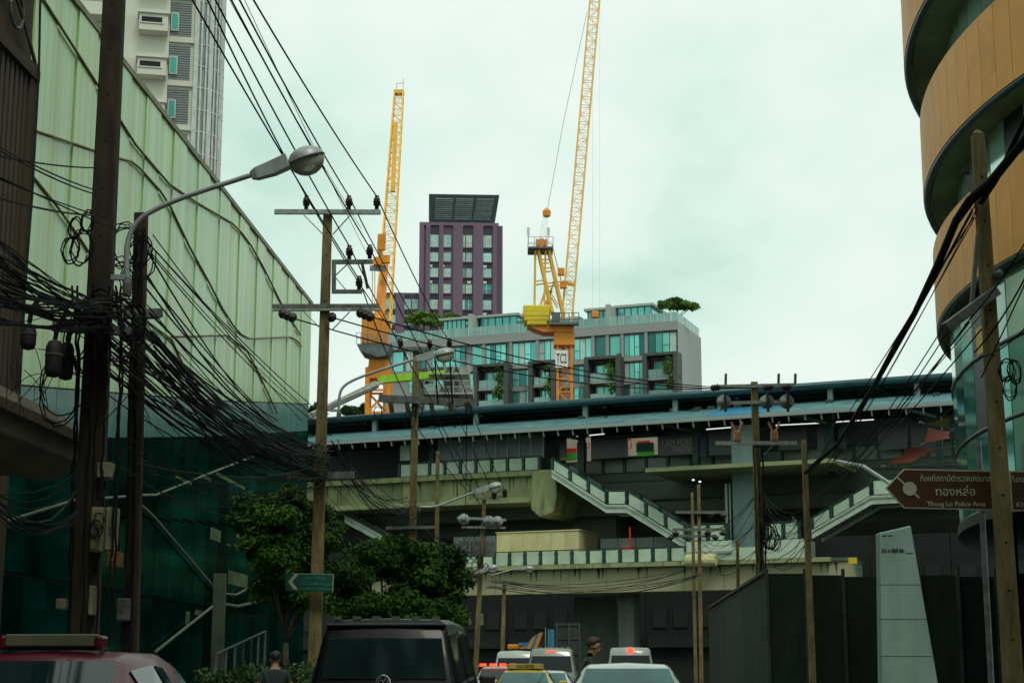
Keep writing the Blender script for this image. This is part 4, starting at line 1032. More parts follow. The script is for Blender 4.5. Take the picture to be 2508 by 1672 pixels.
# --- P3/P4/P5 fittings
arm(P4, (1120,1267), (1240,1273), 84.8, .12, .1, 'galvanised'); arm(P4, (1130,1290), (1238,1292), 84.8, .1, .1, 'galvanised')
GD = MB().lathe([(0,-.03),(.28,-.02),(.29,.0),(.28,.02),(.05,.04),(.05,.12),(0,.12)], 18).mesh('guard_disc', 'glass_disc', True)
for x, y in ((1136,1271),(1197,1276),(1218,1277)): ins(P4, x, y, 84.6, GD, 'guard_disc', 1.0, (R(90),0,0))
for x, y in ((1210,1210),(1236,1205)): ins(P4, x, y, 84.7, None, 'insulator', 1.6)
arm(P4, (1165,1222), (1245,1214), 84.8, .1, .1)
bx_ = P(1180,1345,84.6)
for dx in (-.9,-.3,.35): MB().lathe([(0,-.4),(.26,-.38),(.26,.38),(0,.4)], 10, (bx_.x+dx, bx_.y-.3, bx_.z)).build('transformer', 'dull_steel', P4, world=True)
arm(P5, (1205,1426), (1266,1426), 94.8, .1, .1); arm(P5, (1188,1438), (1266,1440), 94.8, .1, .1)
# --- R2 with discs
Y = 62.8
def zr(x, y): return (1700+x/7.84, 920+y/7.84)
arm(R2, zr(480,212), zr(1930,180), Y, .15, .1, 'galvanised'); arm(R2, zr(700,520), zr(1700,500), Y, .12, .1, 'galvanised'); arm(R2, zr(415,1292), zr(1970,1288), Y, .14, .1, 'galvanised')
for x in (573,1392,1775): ins(R2, *zr(x,500), Y-.15, GD, 'guard_disc', .95, (R(90),0,0)); MB().bar(P(*zr(x+20,330),Y-.3), P(*zr(x+30,690),Y-.3), .1).build('fuse_tube', 'insulator', R2, world=True)
for x in (610,1625,1945): MB().bar(P(*zr(x,-40),Y), P(*zr(x-5,170),Y), .09).build('arrester_rod', 'dull_steel', R2, world=True)
for x in (410,1420,1770):
    for k in range(3): ins(R2, *zr(x-50+50*k,235-k*8), Y-.1, DISC, 'strain_insulator', 1.1, (0,R(80),0))
for x in (830,1540):
    q = P(*zr(x,1140), Y); MB().box(q.x-.13,q.x+.13,q.y-.12,q.y+.12,q.z-.22,q.z+.16).build('switch_body', 'porcelain_orange', R2, world=True, bevel=.03)
    for s in (-1,1): MB().tube([q+Vector((s*.06,0,.15)), q+Vector((s*.22,0,.5))], .045, 6).build('switch_horn', 'porcelain_orange', R2, world=True)
brace(R2, zr(1290,1568), zr(1530,1320), Y)
# --- R3/R4 crossarms
for y, x0, x1 in ((1254,1655,1778),(1296,1648,1776),(1312,1640,1756)):
    arm(R4, (x0,y), (x1,y), 91.8, .14, .1, 'arm_channel')
for x, y in ((1655,1305),(1733,1305),(1770,1305),(1643,1316),(1752,1316),(1740,1259),(1772,1262)): ins(R4, x, y, 91.6, DISC, 'fuse_cutout', 1.6)
mat('lamp_white', (1,1,.95), .4, var=0, emit=2.0)
for x, y in ((1698,1175),(1714,1179)): 
    q = P(x,y,91.7); MB().lathe([(0,-.04),(.06,-.02),(.07,.02),(0,.05)], 8, tuple(q)).build('flood_lamp', 'lamp_white', R4, world=True)
# --- R0 fittings
Y = 20.55
MB().bar(P(2316,803,Y-.2), P(2440,712,Y), .12, .12).build('bracket_arm', 'dull_steel', R0, world=True)
MB().bar(P(2395,575,Y), P(2380,745,Y), .05, .05).build('brace', 'arm_channel', R0, world=True)
MB().bar(P(2365,418,Y), P(2383,470,Y), .05, .05).build('brace', 'arm_channel', R0, world=True)
MB().lathe([(0,-.05),(.05,-.04),(.05,.04),(0,.05)], 8, tuple(P(2366,418,Y))).build('spool_insulator', 'insulator', R0, world=True)
q = P(2443,672,Y); MB().lathe([(0,-.1),(.05,-.08),(.06,.05),(0,.1)], 8, tuple(q), 'y').build('camera_head', 'dull_steel', R0, world=True)
# --- L0/L1 heavy arm, closures, boxes
MB().bar(P(205,770,20.0), P(392,768,20.6), .16, .11).build('crossarm', 'dull_steel', L0, world=True)
MB().bar(P(130,800,18.6), P(320,812,18.6), .10, .10).build('crossarm', 'dull_steel', L0, world=True)
def closure(label, px, py0, py1, Y, r):
    a, b = P(px, py1, Y), P(px, py0, Y); t = thing('splice_closure', label, 'cable closure', tuple(a), 0, 'cable closures hung on the thick pole')
    MB().lathe([(0,0),(r*.8,.02),(r,.08),(r,(b-a).z-.1),(r*.7,(b-a).z-.03),(0,(b-a).z)], 12).build('housing', 'black_rubber', t, smooth=True)
    MB().lathe([(r*1.02,(b-a).z*.55),(r*1.08,(b-a).z*.56),(r*1.08,(b-a).z*.6),(r*1.02,(b-a).z*.61)], 12).build('clamp_ring', 'dull_steel', t)
    MB().tube([(0,0,(b-a).z),(.02,0,(b-a).z+.15),(.1,.1,(b-a).z+.35)], .03, 6).build('tail_cable', 'cable_black', t)
    return t
closure('largest black cable closure hanging left of the thick pole', 130, 830, 925, 18.5, .10)
closure('black cable closure tucked against the largest closure', 160, 835, 932, 18.7, .085)
closure('small black cable closure at the far end of the bundle', 68, 790, 858, 18.0, .085)
def mbox(label, x0, y0, x1, y1, Y, m, nm='meter_box', extra=True, cat='meter box'):
    a, b = P(x0,y1,Y), P(x1,y0,Y); t = thing(nm, label, cat, ((a.x+b.x)/2, Y, a.z), 0)
    hw, h = (b.x-a.x)/2, b.z-a.z
    MB().box(-hw,hw,-.1,.12,0,h).build('case', m, t, bevel=.012)
    if extra:
        MB().box(-hw*.86,hw*.86,-.112,-.101,h*.05,h*.95).build('door', m, t, bevel=.004)
        MB().box(-.012,.012,-.125,-.113,h*.4,h*.55).build('latch', 'dull_steel', t)
        MB().tube([(hw*.6,0,h),(hw*.6,0,h+.12),(hw*.3,.1,h+.3)], .015, 5).build('conduit', 'cable_black', t)
    return t
mbox('tall cream cabinet strapped to the thick pole', 224, 1243, 258, 1352, 18.78, 'meter_cream')
mbox('narrow cream cabinet beside the tall cream one', 260, 1243, 289, 1352, 18.9, 'meter_cream')
mbox('ochre meter box hanging below the narrow cabinet', 264, 1352, 298, 1390, 18.85, 'meter_ochre')
mbox('small grey junction box high on the thick pole', 241, 1134, 278, 1172, 18.85, 'meter_cream')
mbox('pale sticker plate near the foot of the thick pole', 220, 1434, 234, 1506, 18.8, 'meter_cream', 'sticker_plate', False, 'plate')
mbox('square yellowish notice beside the foot of the thick pole', 141, 1466, 166, 1491, 18.7, 'meter_cream', 'notice_plate', False, 'plate')
mbox('dark metal meter box on the shorter pole', 288, 1465, 322, 1520, 21.3, 'dull_steel')
mbox('white phone panel on the distant pole foot', 1168, 1502, 1184, 1530, 84, 'meter_cream', 'notice_plate', False, 'plate')
mbox('pale panel left of the white phone panel', 1142, 1500, 1154, 1528, 84, 'meter_cream', 'notice_plate', False, 'plate')
mbox('amber flasher box on the station parapet', 2078, 1365, 2098, 1380, 90, 'weight_yellow', 'flasher_box', False, 'warning box')
# ================================================================== street lamps
def lamp(label, pts, head_end, Y, s=1.0):
    q = [P(a, b, Y) for a, b in pts]
    # smooth the arm
    for _ in range(2):
        r = [q[0]]
        for a, b in zip(q, q[1:]): r += [a*.75+b*.25, a*.25+b*.75]
        q = r + [q[-1]]
    t = thing('street_lamp', label, 'street lamp', tuple(q[0]), 0, 'cobra head street lamps')
    MB().tube(q, .032*s, 8).build('arm', 'lamp_grey', t, world=True, smooth=True)
    e = P(*head_end, Y); d = e-q[-1]; ln = d.length; d.normalize(); up = Vector((0,-.12,1)); sd_ = d.cross(up).normalized(); up = sd_.cross(d).normalized()
    M = lambda f, a, b: q[-1] + d*(ln*f) + sd_*a + up*b
    hb = MB(); secs = [(-.02,.05,-.05,.04),(.06,.085,-.075,.065),(.30,.10,-.085,.085),(.52,.125,-.06,.105)]
    vs = []
    for f, w_, lo, hi in secs: vs += [M(f,-w_*s,lo*s), M(f,w_*s,lo*s), M(f,w_*.75*s,hi*s), M(f,-w_*.75*s,hi*s)]
    hb.add(vs, [(4*i+k, 4*i+(k+1)%4, 4*i+4+(k+1)%4, 4*i+4+k) for i in range(3) for k in range(4)] + [(3,2,1,0),(12,13,14,15)])
    hb.build('gear_housing', 'lamp_grey', t, world=True, bevel=.008)
    def dome(name, m, z0, sgn, hh, w0, sh):
        b = MB(); n = 16; rings = 5; vs = []
        for i in range(rings+1):
            ph = i/rings*math.pi/2
            for k in range(n):
                th = 2*math.pi*k/n; vs.append(M(.76 + .25*math.cos(th)*math.cos(ph), w0*s*math.sin(th)*math.cos(ph), (z0 + sgn*hh*math.sin(ph))*s))
        b.add(vs, [(i*n+k, i*n+(k+1)%n, (i+1)*n+(k+1)%n, (i+1)*n+k) for i in range(rings) for k in range(n)])
        return b.build(name, m, t, world=True, smooth=True)
    dome('hood', 'lamp_grey', -.01, 1, .14, .17, 1); dome('lens', 'lamp_glass', -.02, -1, .20, .15, 1)
    b = MB(); vs = [M(.76+.252*math.cos(2*math.pi*k/20), .172*s*math.sin(2*math.pi*k/20), (-.02)*s) for k in range(21)]
    b.tube(vs, .012*s, 5).build('lens_ring', 'dull_steel', t, world=True)
    MB().bar(q[0]+Vector((-.22*s,0,.05)), q[0]+Vector((.0,0,.05)), .06*s, .06*s).build('bracket', 'lamp_grey', t, world=True)
    MB().lathe([(0,-.18),(.05,-.17),(.055,-.02),(.04,.05),(0,.06)], 10, tuple(q[0])).build('photocell', 'dull_steel', t, world=True)
    return t
lamp('big street lamp reaching out from the thick weathered pole', [(312,690),(309,640),(312,585),(338,536),(400,502),(480,472),(618,428)], (790,372), 18.95)
lamp('street lamp arching from the tall tan pole across the grey apartment block', [(830,1010),(830,975),(836,950),(860,932),(918,910),(1014,880)], (1112,860), 38.5, 1.0)
lamp('street lamp in front of the concrete girder', [(1026,1241),(1067,1241),(1100,1228),(1162,1204)], (1228,1186), 57.0, 1.1)
lamp('low street lamp with curved arm rising out of the tree', [(1090,1465),(1090,1443),(1102,1427),(1172,1400)], (1218,1386), 72.0, 1.0)
lamp('small far street lamp before the skywalk fascia', [(1205,1408),(1235,1399),(1268,1391)], (1306,1391), 88.0, 1.0)
# ================================================================== overhead cables
def cable(name, label, group, pts, r, m='cable_black', sag=0.0, n=10, jit=0.0, cat='cable'):
    """pts: world points; sag dips each span"""
    q = []
    for a, b in zip(pts, pts[1:]):
        for k in range(n + (b is pts[-1])):
            f = k/n; p = a.lerp(b, f); p = p + Vector((0,0,-4*sag*f*(1-f)))
            if jit and 0 < f < 1: p += Vector((rnd.uniform(-jit,jit), 0, rnd.uniform(-jit,jit)))
            q.append(p)
    o = MB().tube(q, r, 5).build(name, m)
    return tag(o, label, cat, group)
HVN = ['outermost', 'second', 'third', 'fourth', 'fifth', 'sixth']
tops = [478, 514, 534, 573, 593, 628]
targ = [z4(600,640), z4(262,108), z4(537,425), z4(668,436), z4(535,108), z4(713,108)]
for k, (tx, tg) in enumerate(zip(tops, targ)):
    a = P(*tg, 38.8); ex = (tg[0]-(tg[0]-tx)*1.5, tg[1]-tg[1]*1.5); b = P(*ex, 21.0)
    cable('power_line', f'black power line entering at the top edge, {HVN[k]} counting rightwards', 'power lines to the tall tan pole', [b, a], .016, sag=.12)
nxt = [z4(905,1400), z4(868,1042), z4(1062,1405), z4(1180,1412), z4(1052,1042), z4(1178,1040)]
for k, (tg, nx) in enumerate(zip(targ, nxt)):
    cable('power_line', 'black power line strung from the tall tan pole to the next pole', 'power lines between the tan poles', [P(*tg,38.8), P(*nx,56.7)], .016, sag=.15)
for k, (tg, nx) in enumerate(zip([z4(190,890), z4(440,885), z4(690,880)], [zr(400,240), zr(1410,225), zr(1760,215)])):
    cable('power_line', 'black power line crossing the apartment block to the disc pole', 'long power lines across the street', [P(*tg,38.7), P(*nx,62.7)], .018, sag=.55, n=16)
for k, nx in enumerate(((1186,1212),(1210,1204),(1236,1199),(1170,1222),(1200,1268),(1140,1262))):
    st = [z4(868,1060), z4(1052,1060), z4(1178,1060), z4(905,1480), z4(1060,1480), z4(1290,1480)][k]
    cable('power_line', 'thin power line descending from the heavy crossarm to the grey pole', 'power lines to the grey pole', [P(*st,56.7), P(*nx,84.7)], .018, sag=.3)
for k in range(2):
    cable('power_line', 'faint thin wire rising above the power lines', 'faint wires', [P(420+60*k,-260,22), P(885+18*k,560+70*k,39)], .006, sag=.1)
def bundle(n, label, group, f0, f1, Y0, Y1, r0, r1, sag0, sag1, jit=.01, nn_=12, greys=.25, name='telecom_cable'):
    for k in range(n):
        a = P(*f0(), Y0()); b = P(*f1(), Y1())
        cable(name, label, group, [a, b], rnd.uniform(r0, r1), 'cable_grey' if rnd.random() < greys else 'cable_black', rnd.uniform(sag0, sag1), nn_, jit)
U = rnd.uniform
# left edge -> thick pole
bundle(44, 'thin cable in the dense bundle sweeping in from the left edge', 'dense bundle left of the thick pole', lambda: (-40, U(540,790)), lambda: (U(205,300), U(725,815)), lambda: U(12.5,15), lambda: U(18.4,19.3), .0035, .015, .0, .18)
bundle(6, 'single thin wire crossing the pale glass panels to the thick pole', 'wires over the glass panels', lambda: (-30, U(300,480)), lambda: (U(225,290), U(400,590)), lambda: 13, lambda: 18.7, .007, .011, 0, .06, 0)
bundle(9, 'slack cable drooping from the left edge to the thick pole', 'slack cables low on the thick pole', lambda: (-30, U(1190,1260)), lambda: (U(180,215), U(1150,1260)), lambda: 13.5, lambda: 18.6, .006, .010, .08, .35)
# thick pole -> tan pole
bundle(58, 'thin cable in the long sagging bundle between dark and tan poles', 'long sagging bundle of cables', lambda: (U(215,390), U(735,900)), lambda: (U(735,820), U(1085,1172)), lambda: U(18.6,21.3), lambda: U(38.5,39.2), .004, .018, .15, .75, .015, 14, .4)
bundle(12, 'thin cable in the lower fringe of the sagging bundle', 'lower fringe of cables', lambda: (U(240,350), U(930,1150)), lambda: (U(740,820), U(1120,1185)), lambda: U(19,21.3), lambda: 38.8, .005, .010, .2, .9, .015, 14)
bundle(5, 'straight thin wire from the shorter dark pole across glass panels', 'straight wires over the glass', lambda: (U(355,375), U(575,620)), lambda: (U(735,790), U(985,1040)), lambda: 21.4, lambda: 39, .008, .011, .05, .25, 0)
bundle(4, 'heavier cable slanting down from the shorter dark pole', 'heavier slanting cables', lambda: (U(330,350), U(560,680)), lambda: (U(650,720), U(1010,1050)), lambda: 21.4, lambda: 38.8, .013, .017, .05, .3, 0)
# tan pole -> next
bundle(22, 'thin cable sagging between the tan poles before the concrete girder', 'cables before the girder', lambda: (U(770,860), U(1060,1175)), lambda: (U(995,1030), U(1215,1300)), lambda: 38.8, lambda: 56.8, .006, .013, .2, 1.1, .02, 12, .4)
bundle(7, 'slack thin cable trailing across the street tree', 'slack cables over the tree', lambda: (U(770,800), U(1180,1330)), lambda: (U(990,1010), U(1330,1420)), lambda: 38.8, lambda: 56.8, .005, .008, .2, 1.1, .02, 12, .7)
bundle(12, 'thin cable between the girder poles', 'cables between the girder poles', lambda: (U(1005,1030), U(1215,1330)), lambda: (U(1160,1195), U(1270,1420)), lambda: 56.9, lambda: 84.8, .007, .013, .2, 1.2, .02, 10, .4)
bundle(8, 'thin cable slung along the skywalk fascia', 'cables along the fascia', lambda: (U(1185,1240), U(1400,1440)), lambda: (U(1700,1720), U(1385,1420)), lambda: 85, lambda: 91.5, .012, .02, .3, .9, .01, 12)
# right side
b_ = [(2530,318),(2425,448),(2376,491),(2341,542),(2300,641),(2239,769),(2204,829),(2143,941),(2104,1005),(2053,1085),(1996,1136),(1972,1158)]
yy = [18.5,20.3,20.6,21.5,23.5,26.5,28.5,33,36.5,42,47,48.8]
pts = [P(a,b,c) for (a,b),c in zip(b_,yy)]
tr = MB().tube(pts, [.05,.06,.062,.056,.058,.05,.062,.05,.058,.052,.065,.05], 8).build('trunk_cable', 'cable_black', smooth=True)
tag(tr, 'thick black lumpy cable trunk slanting from the leaning pole to the slim pole', 'cable')
cable('trunk_cable', 'second heavy cable running beside the leaning pole top', None, [P(2530,250,19), P(2440,440,20.4), P(2400,500,20.5)], .035)
bundle(7, 'thin wire fanning down beside the thick cable trunk', 'wires beside the trunk', lambda: (U(2378,2390), U(495,540)), lambda: (U(1978,2030), U(1150,1210)), lambda: 20.6, lambda: 48.8, .006, .010, .0, .25, 0)
bundle(6, 'thin wire from the bracket arm of the leaning pole towards the stairs', 'wires from the bracket arm', lambda: (U(2320,2430), U(720,800)), lambda: (U(1975,2010), U(1185,1290)), lambda: 20.5, lambda: 48.8, .007, .012, .05, .4, 0)
bundle(4, 'wire crossing the office glazing behind the leaning pole', 'wires across the office glazing', lambda: (2540, U(540,900)), lambda: (U(2330,2430), U(705,1000)), lambda: 18, lambda: 20.7, .008, .012, 0, .1, 0)
bundle(14, 'loose thin cable hanging between the slim pole and disc pole', 'cables by the stairs', lambda: (U(1965,1985), U(1170,1330)), lambda: (U(1850,1868), U(1190,1370)), lambda: 48.9, lambda: 62.8, .008, .014, .1, .9, .03)
bundle(10, 'thin cable between the disc pole and the twin poles', 'cables to the twin poles', lambda: (U(1848,1858), U(1180,1350)), lambda: (U(1700,1715), U(1290,1370)), lambda: 62.9, lambda: 91.6, .009, .014, .2, 1.3, .02)
# coils and loops hung on poles
def coil(label, px, py, Y, rad, n, r, group='coils of spare cable', m='cable_black'):
    c = P(px, py, Y); q = []; tilt = rnd.uniform(-.4,.4); k0 = rnd.random()*6
    for k in range(n*14+1):
        a = k0 + 2*math.pi*k/14; rr = rad*(1+.16*math.sin(k*.7)+rnd.uniform(-.05,.05))
        q.append(c + Vector((rr*math.cos(a)*.8, tilt*rr*math.cos(a)-.05*rnd.random(), rr*math.sin(a)*1.25)))
    o = MB().tube(q, r, 5).build('cable_coil', m); return tag(o, label, 'cable coil', group)
for k in range(7): coil('coil of spare cable in the tangle on the thick pole', U(150,330), U(760,980), 18.6, U(.12,.3), 3, .009, 'coils on the thick pole')
for k in range(6): coil('coil of spare cable at the top of the shorter dark pole', U(290,350), U(500,700), 20.9, U(.1,.22), 2, .009, 'coils on the shorter pole')
for k in range(4): coil('coil of spare cable knotted left of the thick pole high up', U(165,215), U(520,640), 18.7, U(.08,.2), 3, .008, 'high coils on the thick pole')
for k in range(3): coil('loop of cable against the cream cabinets', U(228,255), U(1265,1320), 18.6, U(.06,.12), 2, .006, 'loops on the cabinets')
for k in range(5): coil('cable coil hanging on the disc pole above the skywalk edge', U(1862,1900), U(1300,1370), 62.6, U(.15,.4), 3, .014, 'coils on the disc pole')
for k in range(3): coil('cable coil on the office side of the leaning pole', U(2462,2485), U(905,960), 20.4, U(.06,.14), 3, .007, 'coils on the leaning pole')
for k in range(4): coil('cable coil under the transformers of the grey pole', U(1160,1230), U(1340,1400), 84.4, U(.15,.3), 2, .014, 'coils on the grey pole')
for k in range(5): coil('cable coil bound to the heavy crossarm', U(925,1160), U(990,1030), 56.5, U(.12,.25), 2, .012, 'coils on the heavy crossarm')
# cable risers tied to the dark poles
for k in range(7):
    x = U(190,300); cable('riser_cable', 'cable tied upright against the thick weathered pole', 'risers on the thick pole', [P(x+20*U(-1,1),700,18.75), P(x,900,18.7), P(x-14,1200,18.72), P(x-25+U(-10,10),1560,18.75)], .014, jit=.015)
for k in range(3):
    x = U(300,335); cable('riser_cable', 'cable tied upright against the shorter dark pole', 'risers on the shorter pole', [P(x+25,560,21.3), P(x+5,900,21.3), P(x,1250,21.3), P(x-8,1600,21.3)], .012, jit=.012)
for k in range(6):
    x = U(1848,1872); cable('riser_cable', 'cable tied upright against the disc pole', 'risers on the disc pole', [P(x-4,1090,62.7), P(x,1220,62.7), P(x+4,1385,62.7), P(x+6,1500,62.7)], .02, jit=.03)
for k in range(14):      # frayed ends bristling from the tangle
    a = P(U(120,340), U(740,960), 18.6); cable('loose_wire_end', 'frayed wire end bristling out of the tangle', 'frayed wire ends', [a, a+Vector((U(-.4,.4),U(-.2,.1),U(-.5,.3)))], .006, sag=U(-.1,.1), n=6)
for k in range(9):
    a = P(U(20,150), U(850,930), 18.2); b = P(U(0,130), U(960,1050), 18.0); cable('loose_wire_end', 'thin wire dangling below the cable closures', 'dangling wires', [a, b], .005, sag=U(-.08,.08), n=6)
# ================================================================== trees and planting
mat('leaf_street', (.07,.165,.012), .7, scale=.9, c2=(.010,.045,.006), lo=.42, hi=.68, spec=.2)
mat('leaf_bright', (.13,.25,.02), .55, c2=(.035,.10,.01), scale=.35, lo=.35, hi=.65)
mat('leaf_far', (.04,.10,.02), .6, c2=(.015,.05,.012), scale=.4)
mat('bark', (.05,.042,.03), .9, var=.3, scale=5)
def leaves(blobs, n, size, rng, flat=.0):
    src, blobs = blobs, []
    for c, r in src:
        for _ in range(11):
            d = Vector((rng.gauss(0,1), rng.gauss(0,1), rng.gauss(0,1))).normalized()*rng.uniform(.25,1.0); f = rng.uniform(.40,.68)
            blobs.append((Vector(c)+Vector((d.x*r[0],d.y*r[1],d.z*r[2])), (r[0]*f,r[1]*f,r[2]*f*.8)))
    b = MB(); tot = sum(r[0]*r[1]*r[2] for _, r in blobs)
    V, Fc = [], []
    for c, r in blobs:
        k = int(n*r[0]*r[1]*r[2]/tot)
        for _ in range(k):
            d = Vector((rng.gauss(0,1), rng.gauss(0,1), rng.gauss(0,1))).normalized(); q = rng.random()**.45
            p = Vector(c) + Vector((d.x*r[0], d.y*r[1], d.z*r[2]))*q
            nrm = (d*.6 + Vector((rng.uniform(-1,1), rng.uniform(-1,1), rng.uniform(-.3,1)))).normalized()
            a = nrm.orthogonal().normalized(); a.rotate(Matrix.Rotation(rng.random()*6.28, 3, nrm)); bb = nrm.cross(a)
            s = size*rng.uniform(.6,1.3); i = len(V)
            V += [p-a*s, p+bb*s*.42+nrm*s*.12, p+a*s, p-bb*s*.42+nrm*s*.12]; Fc.append((i,i+1,i+2,i+3))
    return b.add(V, Fc)
def tree(label, base, blobs, n, size, m, trunk_r, group, name='street_tree', seed=1):
    rng = random.Random(seed); t = thing(name, label, 'tree', tuple(base), 0, group); base = Vector(base)
    top = sum((Vector(c) for c, _ in blobs), Vector())/len(blobs)
    fork = base.lerp(Vector((top.x, top.y, base.z)), .6); fork.z = base.z + (top.z-base.z)*.45
    tb = MB().tube([base, base.lerp(fork,.5)+Vector((.06,.03,0)), fork], [trunk_r*1.3, trunk_r, trunk_r*.8], 8); tb.build('trunk', 'bark', t, world=True, smooth=True)
    for c, r in blobs:
        c = Vector(c); mid = fork.lerp(c,.5)+Vector((rng.uniform(-.2,.2),rng.uniform(-.2,.2),.15))
        lb = MB().tube([fork, mid, c+Vector((0,0,r[2]*.4))], [trunk_r*.55, trunk_r*.35, trunk_r*.12], 6)
        lb.build('limb', 'bark', t, world=True, smooth=True)
    leaves(blobs, n, size, rng).build('crown', m, t, world=True)
    return t
def blob(px, py, Y, rx, ry, rz): return (P(px,py,Y), (rx,ry,rz))
k1 = 4217/46.0
tree('dark leafy street tree behind the tall tan pole', (P(690,1655,46).x, 46, .14),
     [blob(660,1260,46,.75,.8,.65), blob(720,1225,46.4,.55,.7,.35), blob(630,1330,45.6,.45,.6,.45), blob(740,1330,46.5,.9,1,.8), blob(680,1390,45.8,.7,.9,.7), blob(780,1270,47,.7,.8,.5), blob(640,1440,46,.45,.6,.4), blob(735,1460,46.5,.7,.8,.45), blob(800,1400,47,.7,.8,.6)], 30000, .085, 'leaf_street', .10, 'street trees by the mall', seed=3)
tree('wide low street tree around the pole with the heavy crossarm', (P(930,1655,54).x, 54, .14),
     [blob(850,1390,53,.9,1,.8), blob(930,1370,54,1.1,1.1,.7), blob(1000,1400,55,1.1,1.1,.8), blob(1080,1370,56,.8,.9,.6), blob(1115,1420,56,.5,.7,.6), blob(880,1470,53,1.1,1,.7), blob(970,1490,54,1.2,1,.6), blob(1060,1470,55.5,1,1,.8), blob(820,1470,53,.8,.9,.7)], 36000, .09, 'leaf_street', .12, 'street trees by the mall', seed=4)
def far_tree(label, px0, py0, px1, py1, Y, zb, n, size, m, name, group, seed):
    rng = random.Random(seed); a, b = P(px0,py1,Y), P(px1,py0,Y); w_, h = b.x-a.x, b.z-a.z; bl = []
    nb = 6
    for k in range(nb):
        f = (k+.5)/nb; hh = h*(.45+.3*math.sin(f*3.1)); bl.append(((a.x+w_*f, Y+rng.uniform(-1,1)*w_*.15, a.z+h*.25+hh*.55+rng.uniform(-.06,.06)*h), (w_*.13, w_*.13, h*.24*rng.uniform(.8,1.2))))
    bl.append((((a.x+b.x)/2, Y, a.z+h*.72), (w_*.25,w_*.2,h*.22))); bl.append((((a.x+b.x)/2, Y, a.z+h*.5), (w_*.36,w_*.2,h*.2)))
    return tree(label, ((a.x+b.x)/2, Y, zb), bl, n, size, m, .12, group, name, seed)
zr_ = lambda Y: zpar
far_tree('spreading tree on the right end of the apartment roof terrace', 1612, 730, 1706, 770, 205, zpar-.5, 4500, .26, 'leaf_bright', 'terrace_tree', 'trees on the roof terrace', 5)
far_tree('bushy round tree at the left of the roof terrace', 994, 757, 1078, 812, 225, zpar-.5, 5000, .3, 'leaf_bright', 'terrace_tree', 'trees on the roof terrace', 6)
far_tree('smaller yellowish tree beside the bushy terrace tree', 1078, 765, 1130, 805, 222, zpar-.5, 3000, .26, 'leaf_bright', 'terrace_tree', 'trees on the roof terrace', 7)
for k, (a, b, c, d, lb) in enumerate(((757,983,800,1030,'distant tree beside the grey boom tip'), (838,992,880,1025,'distant tree between boom and orange crane'), (878,988,905,1022,'small distant tree touching the orange crane mast'))):
    far_tree(lb, a, b, c, d, 190, 0, 1600, .35, 'leaf_far', 'distant_tree', 'distant trees beyond the station', 20+k)
for k, (x, y, lb) in enumerate(((1290,1235,'climbing plant on the balcony nearest the block corner'), (925,1240,'climbing plant on the second balcony frame'), (530,1290,'climbing plant on the balcony behind the crane mast'), (205,1290,'climbing plant on the balcony under the boom platforms'))):
    u, z = Z5(x, y, -1.2); q = wm(CB) @ Vector((u, -1.2, z)); rng = random.Random(40+k)
    t = thing('balcony_plant', lb, 'plant', (q.x, q.y, q.z-2.6), 0, 'plants on the balconies')
    leaves([((q.x+rng.uniform(-.4,.4), q.y, q.z-1.6+j*1.1), (.75,.5,.8)) for j in range(4)], 1400, .2, rng).build('foliage', 'leaf_bright', t, world=True)
    MB().tube([(0,0,0),(.1,0,1.5),(-.1,0,3.5)], .05, 5).build('stem', 'bark', t)
# planting bed and hedge by the pavement
mat('hedge_leaf', (.05,.12,.015), .6, c2=(.02,.055,.01), scale=1.5)
hb = thing('clipped_hedge', 'low clipped hedge by the mall entrance ramp', 'hedge', (KL(36)-1.5, 36, .14), 0)
q = P(690, 1640, 36)
MB().box(q.x-1.6, q.x+1.2, 35.2, 37, .14, 1.05).build('planter', 'kerb_concrete', hb, world=True)
leaves([((q.x-1.4+k*.35, 36+(.2 if k % 2 else -.2), 1.25), (.35,.6,.3)) for k in range(8)], 3500, .06, random.Random(9)).build('foliage', 'hedge_leaf', hb, world=True)
# ================================================================== signs
mat('sign_brown', (.075,.028,.010), .5, var=.15, scale=2)
mat('sign_cream', (.50,.48,.34), .5, var=.05)
mat('sign_green', (.005,.09,.065), .5, var=.15, scale=3)
mat('sign_green_pale', (.02,.15,.11), .5, var=0)
mat('pylon_white', (.27,.40,.34), .5, c2=(.18,.29,.24), scale=1.1, stretch=(1.5,1.5,.3))
mat('ink_dark', (.01,.03,.02), .6, var=0)
def board_sign(parent, pts, Y, m, thick=.03, name='board', dy=0.0):
    q = [P(a,b,Y) for a,b in pts]; b_ = MB(); b_.prism([(p.x,p.z) for p in q], lambda x,z,d: (x,d,z), Y+dy, Y+dy+thick); return b_.build(name, m, parent, world=True)
Ys = 21.3
q = P(2432, 1655, Ys)
PS = thing('direction_sign', 'brown arrow sign in Thai and English for the Thong Lo police area', 'sign', (q.x, Ys, .14), 0)
board_sign(PS, [(2169,1194),(2214,1147),(2444,1152),(2452,1249),(2214,1244)], Ys, 'sign_cream', .03, 'border')
board_sign(PS, [(2173,1194),(2215.5,1150.5),(2440.5,1155.5),(2448.5,1245.5),(2215.5,1240.5)], Ys, 'sign_brown', .02, 'board', -.006)
c = P(2227.5, 1196.5, Ys)
MB().lathe([(0,-.004),(.0875,-.004),(.0875,.004),(0,.004)], 28, (c.x, Ys-.014, c.z), 'y').build('symbol_disc', 'sign_cream', PS, world=True)
MB().bar(P(2198,1169,Ys)+Vector((0,-.010,0)), P(2251,1219,Ys)+Vector((0,-.010,0)), .022, .006, up=(0,1,0)).build('symbol_bar', 'sign_cream', PS, world=True)
def put(parent, s, px, py, Y, size, m, width_px=None, **k):
    p = P(px, py, Y); l = at_parent(parent, p); wd = (P(px+width_px,py,Y).x-p.x) if width_px else None
    return lettering(s, size, m, parent, l, width=wd, **k)
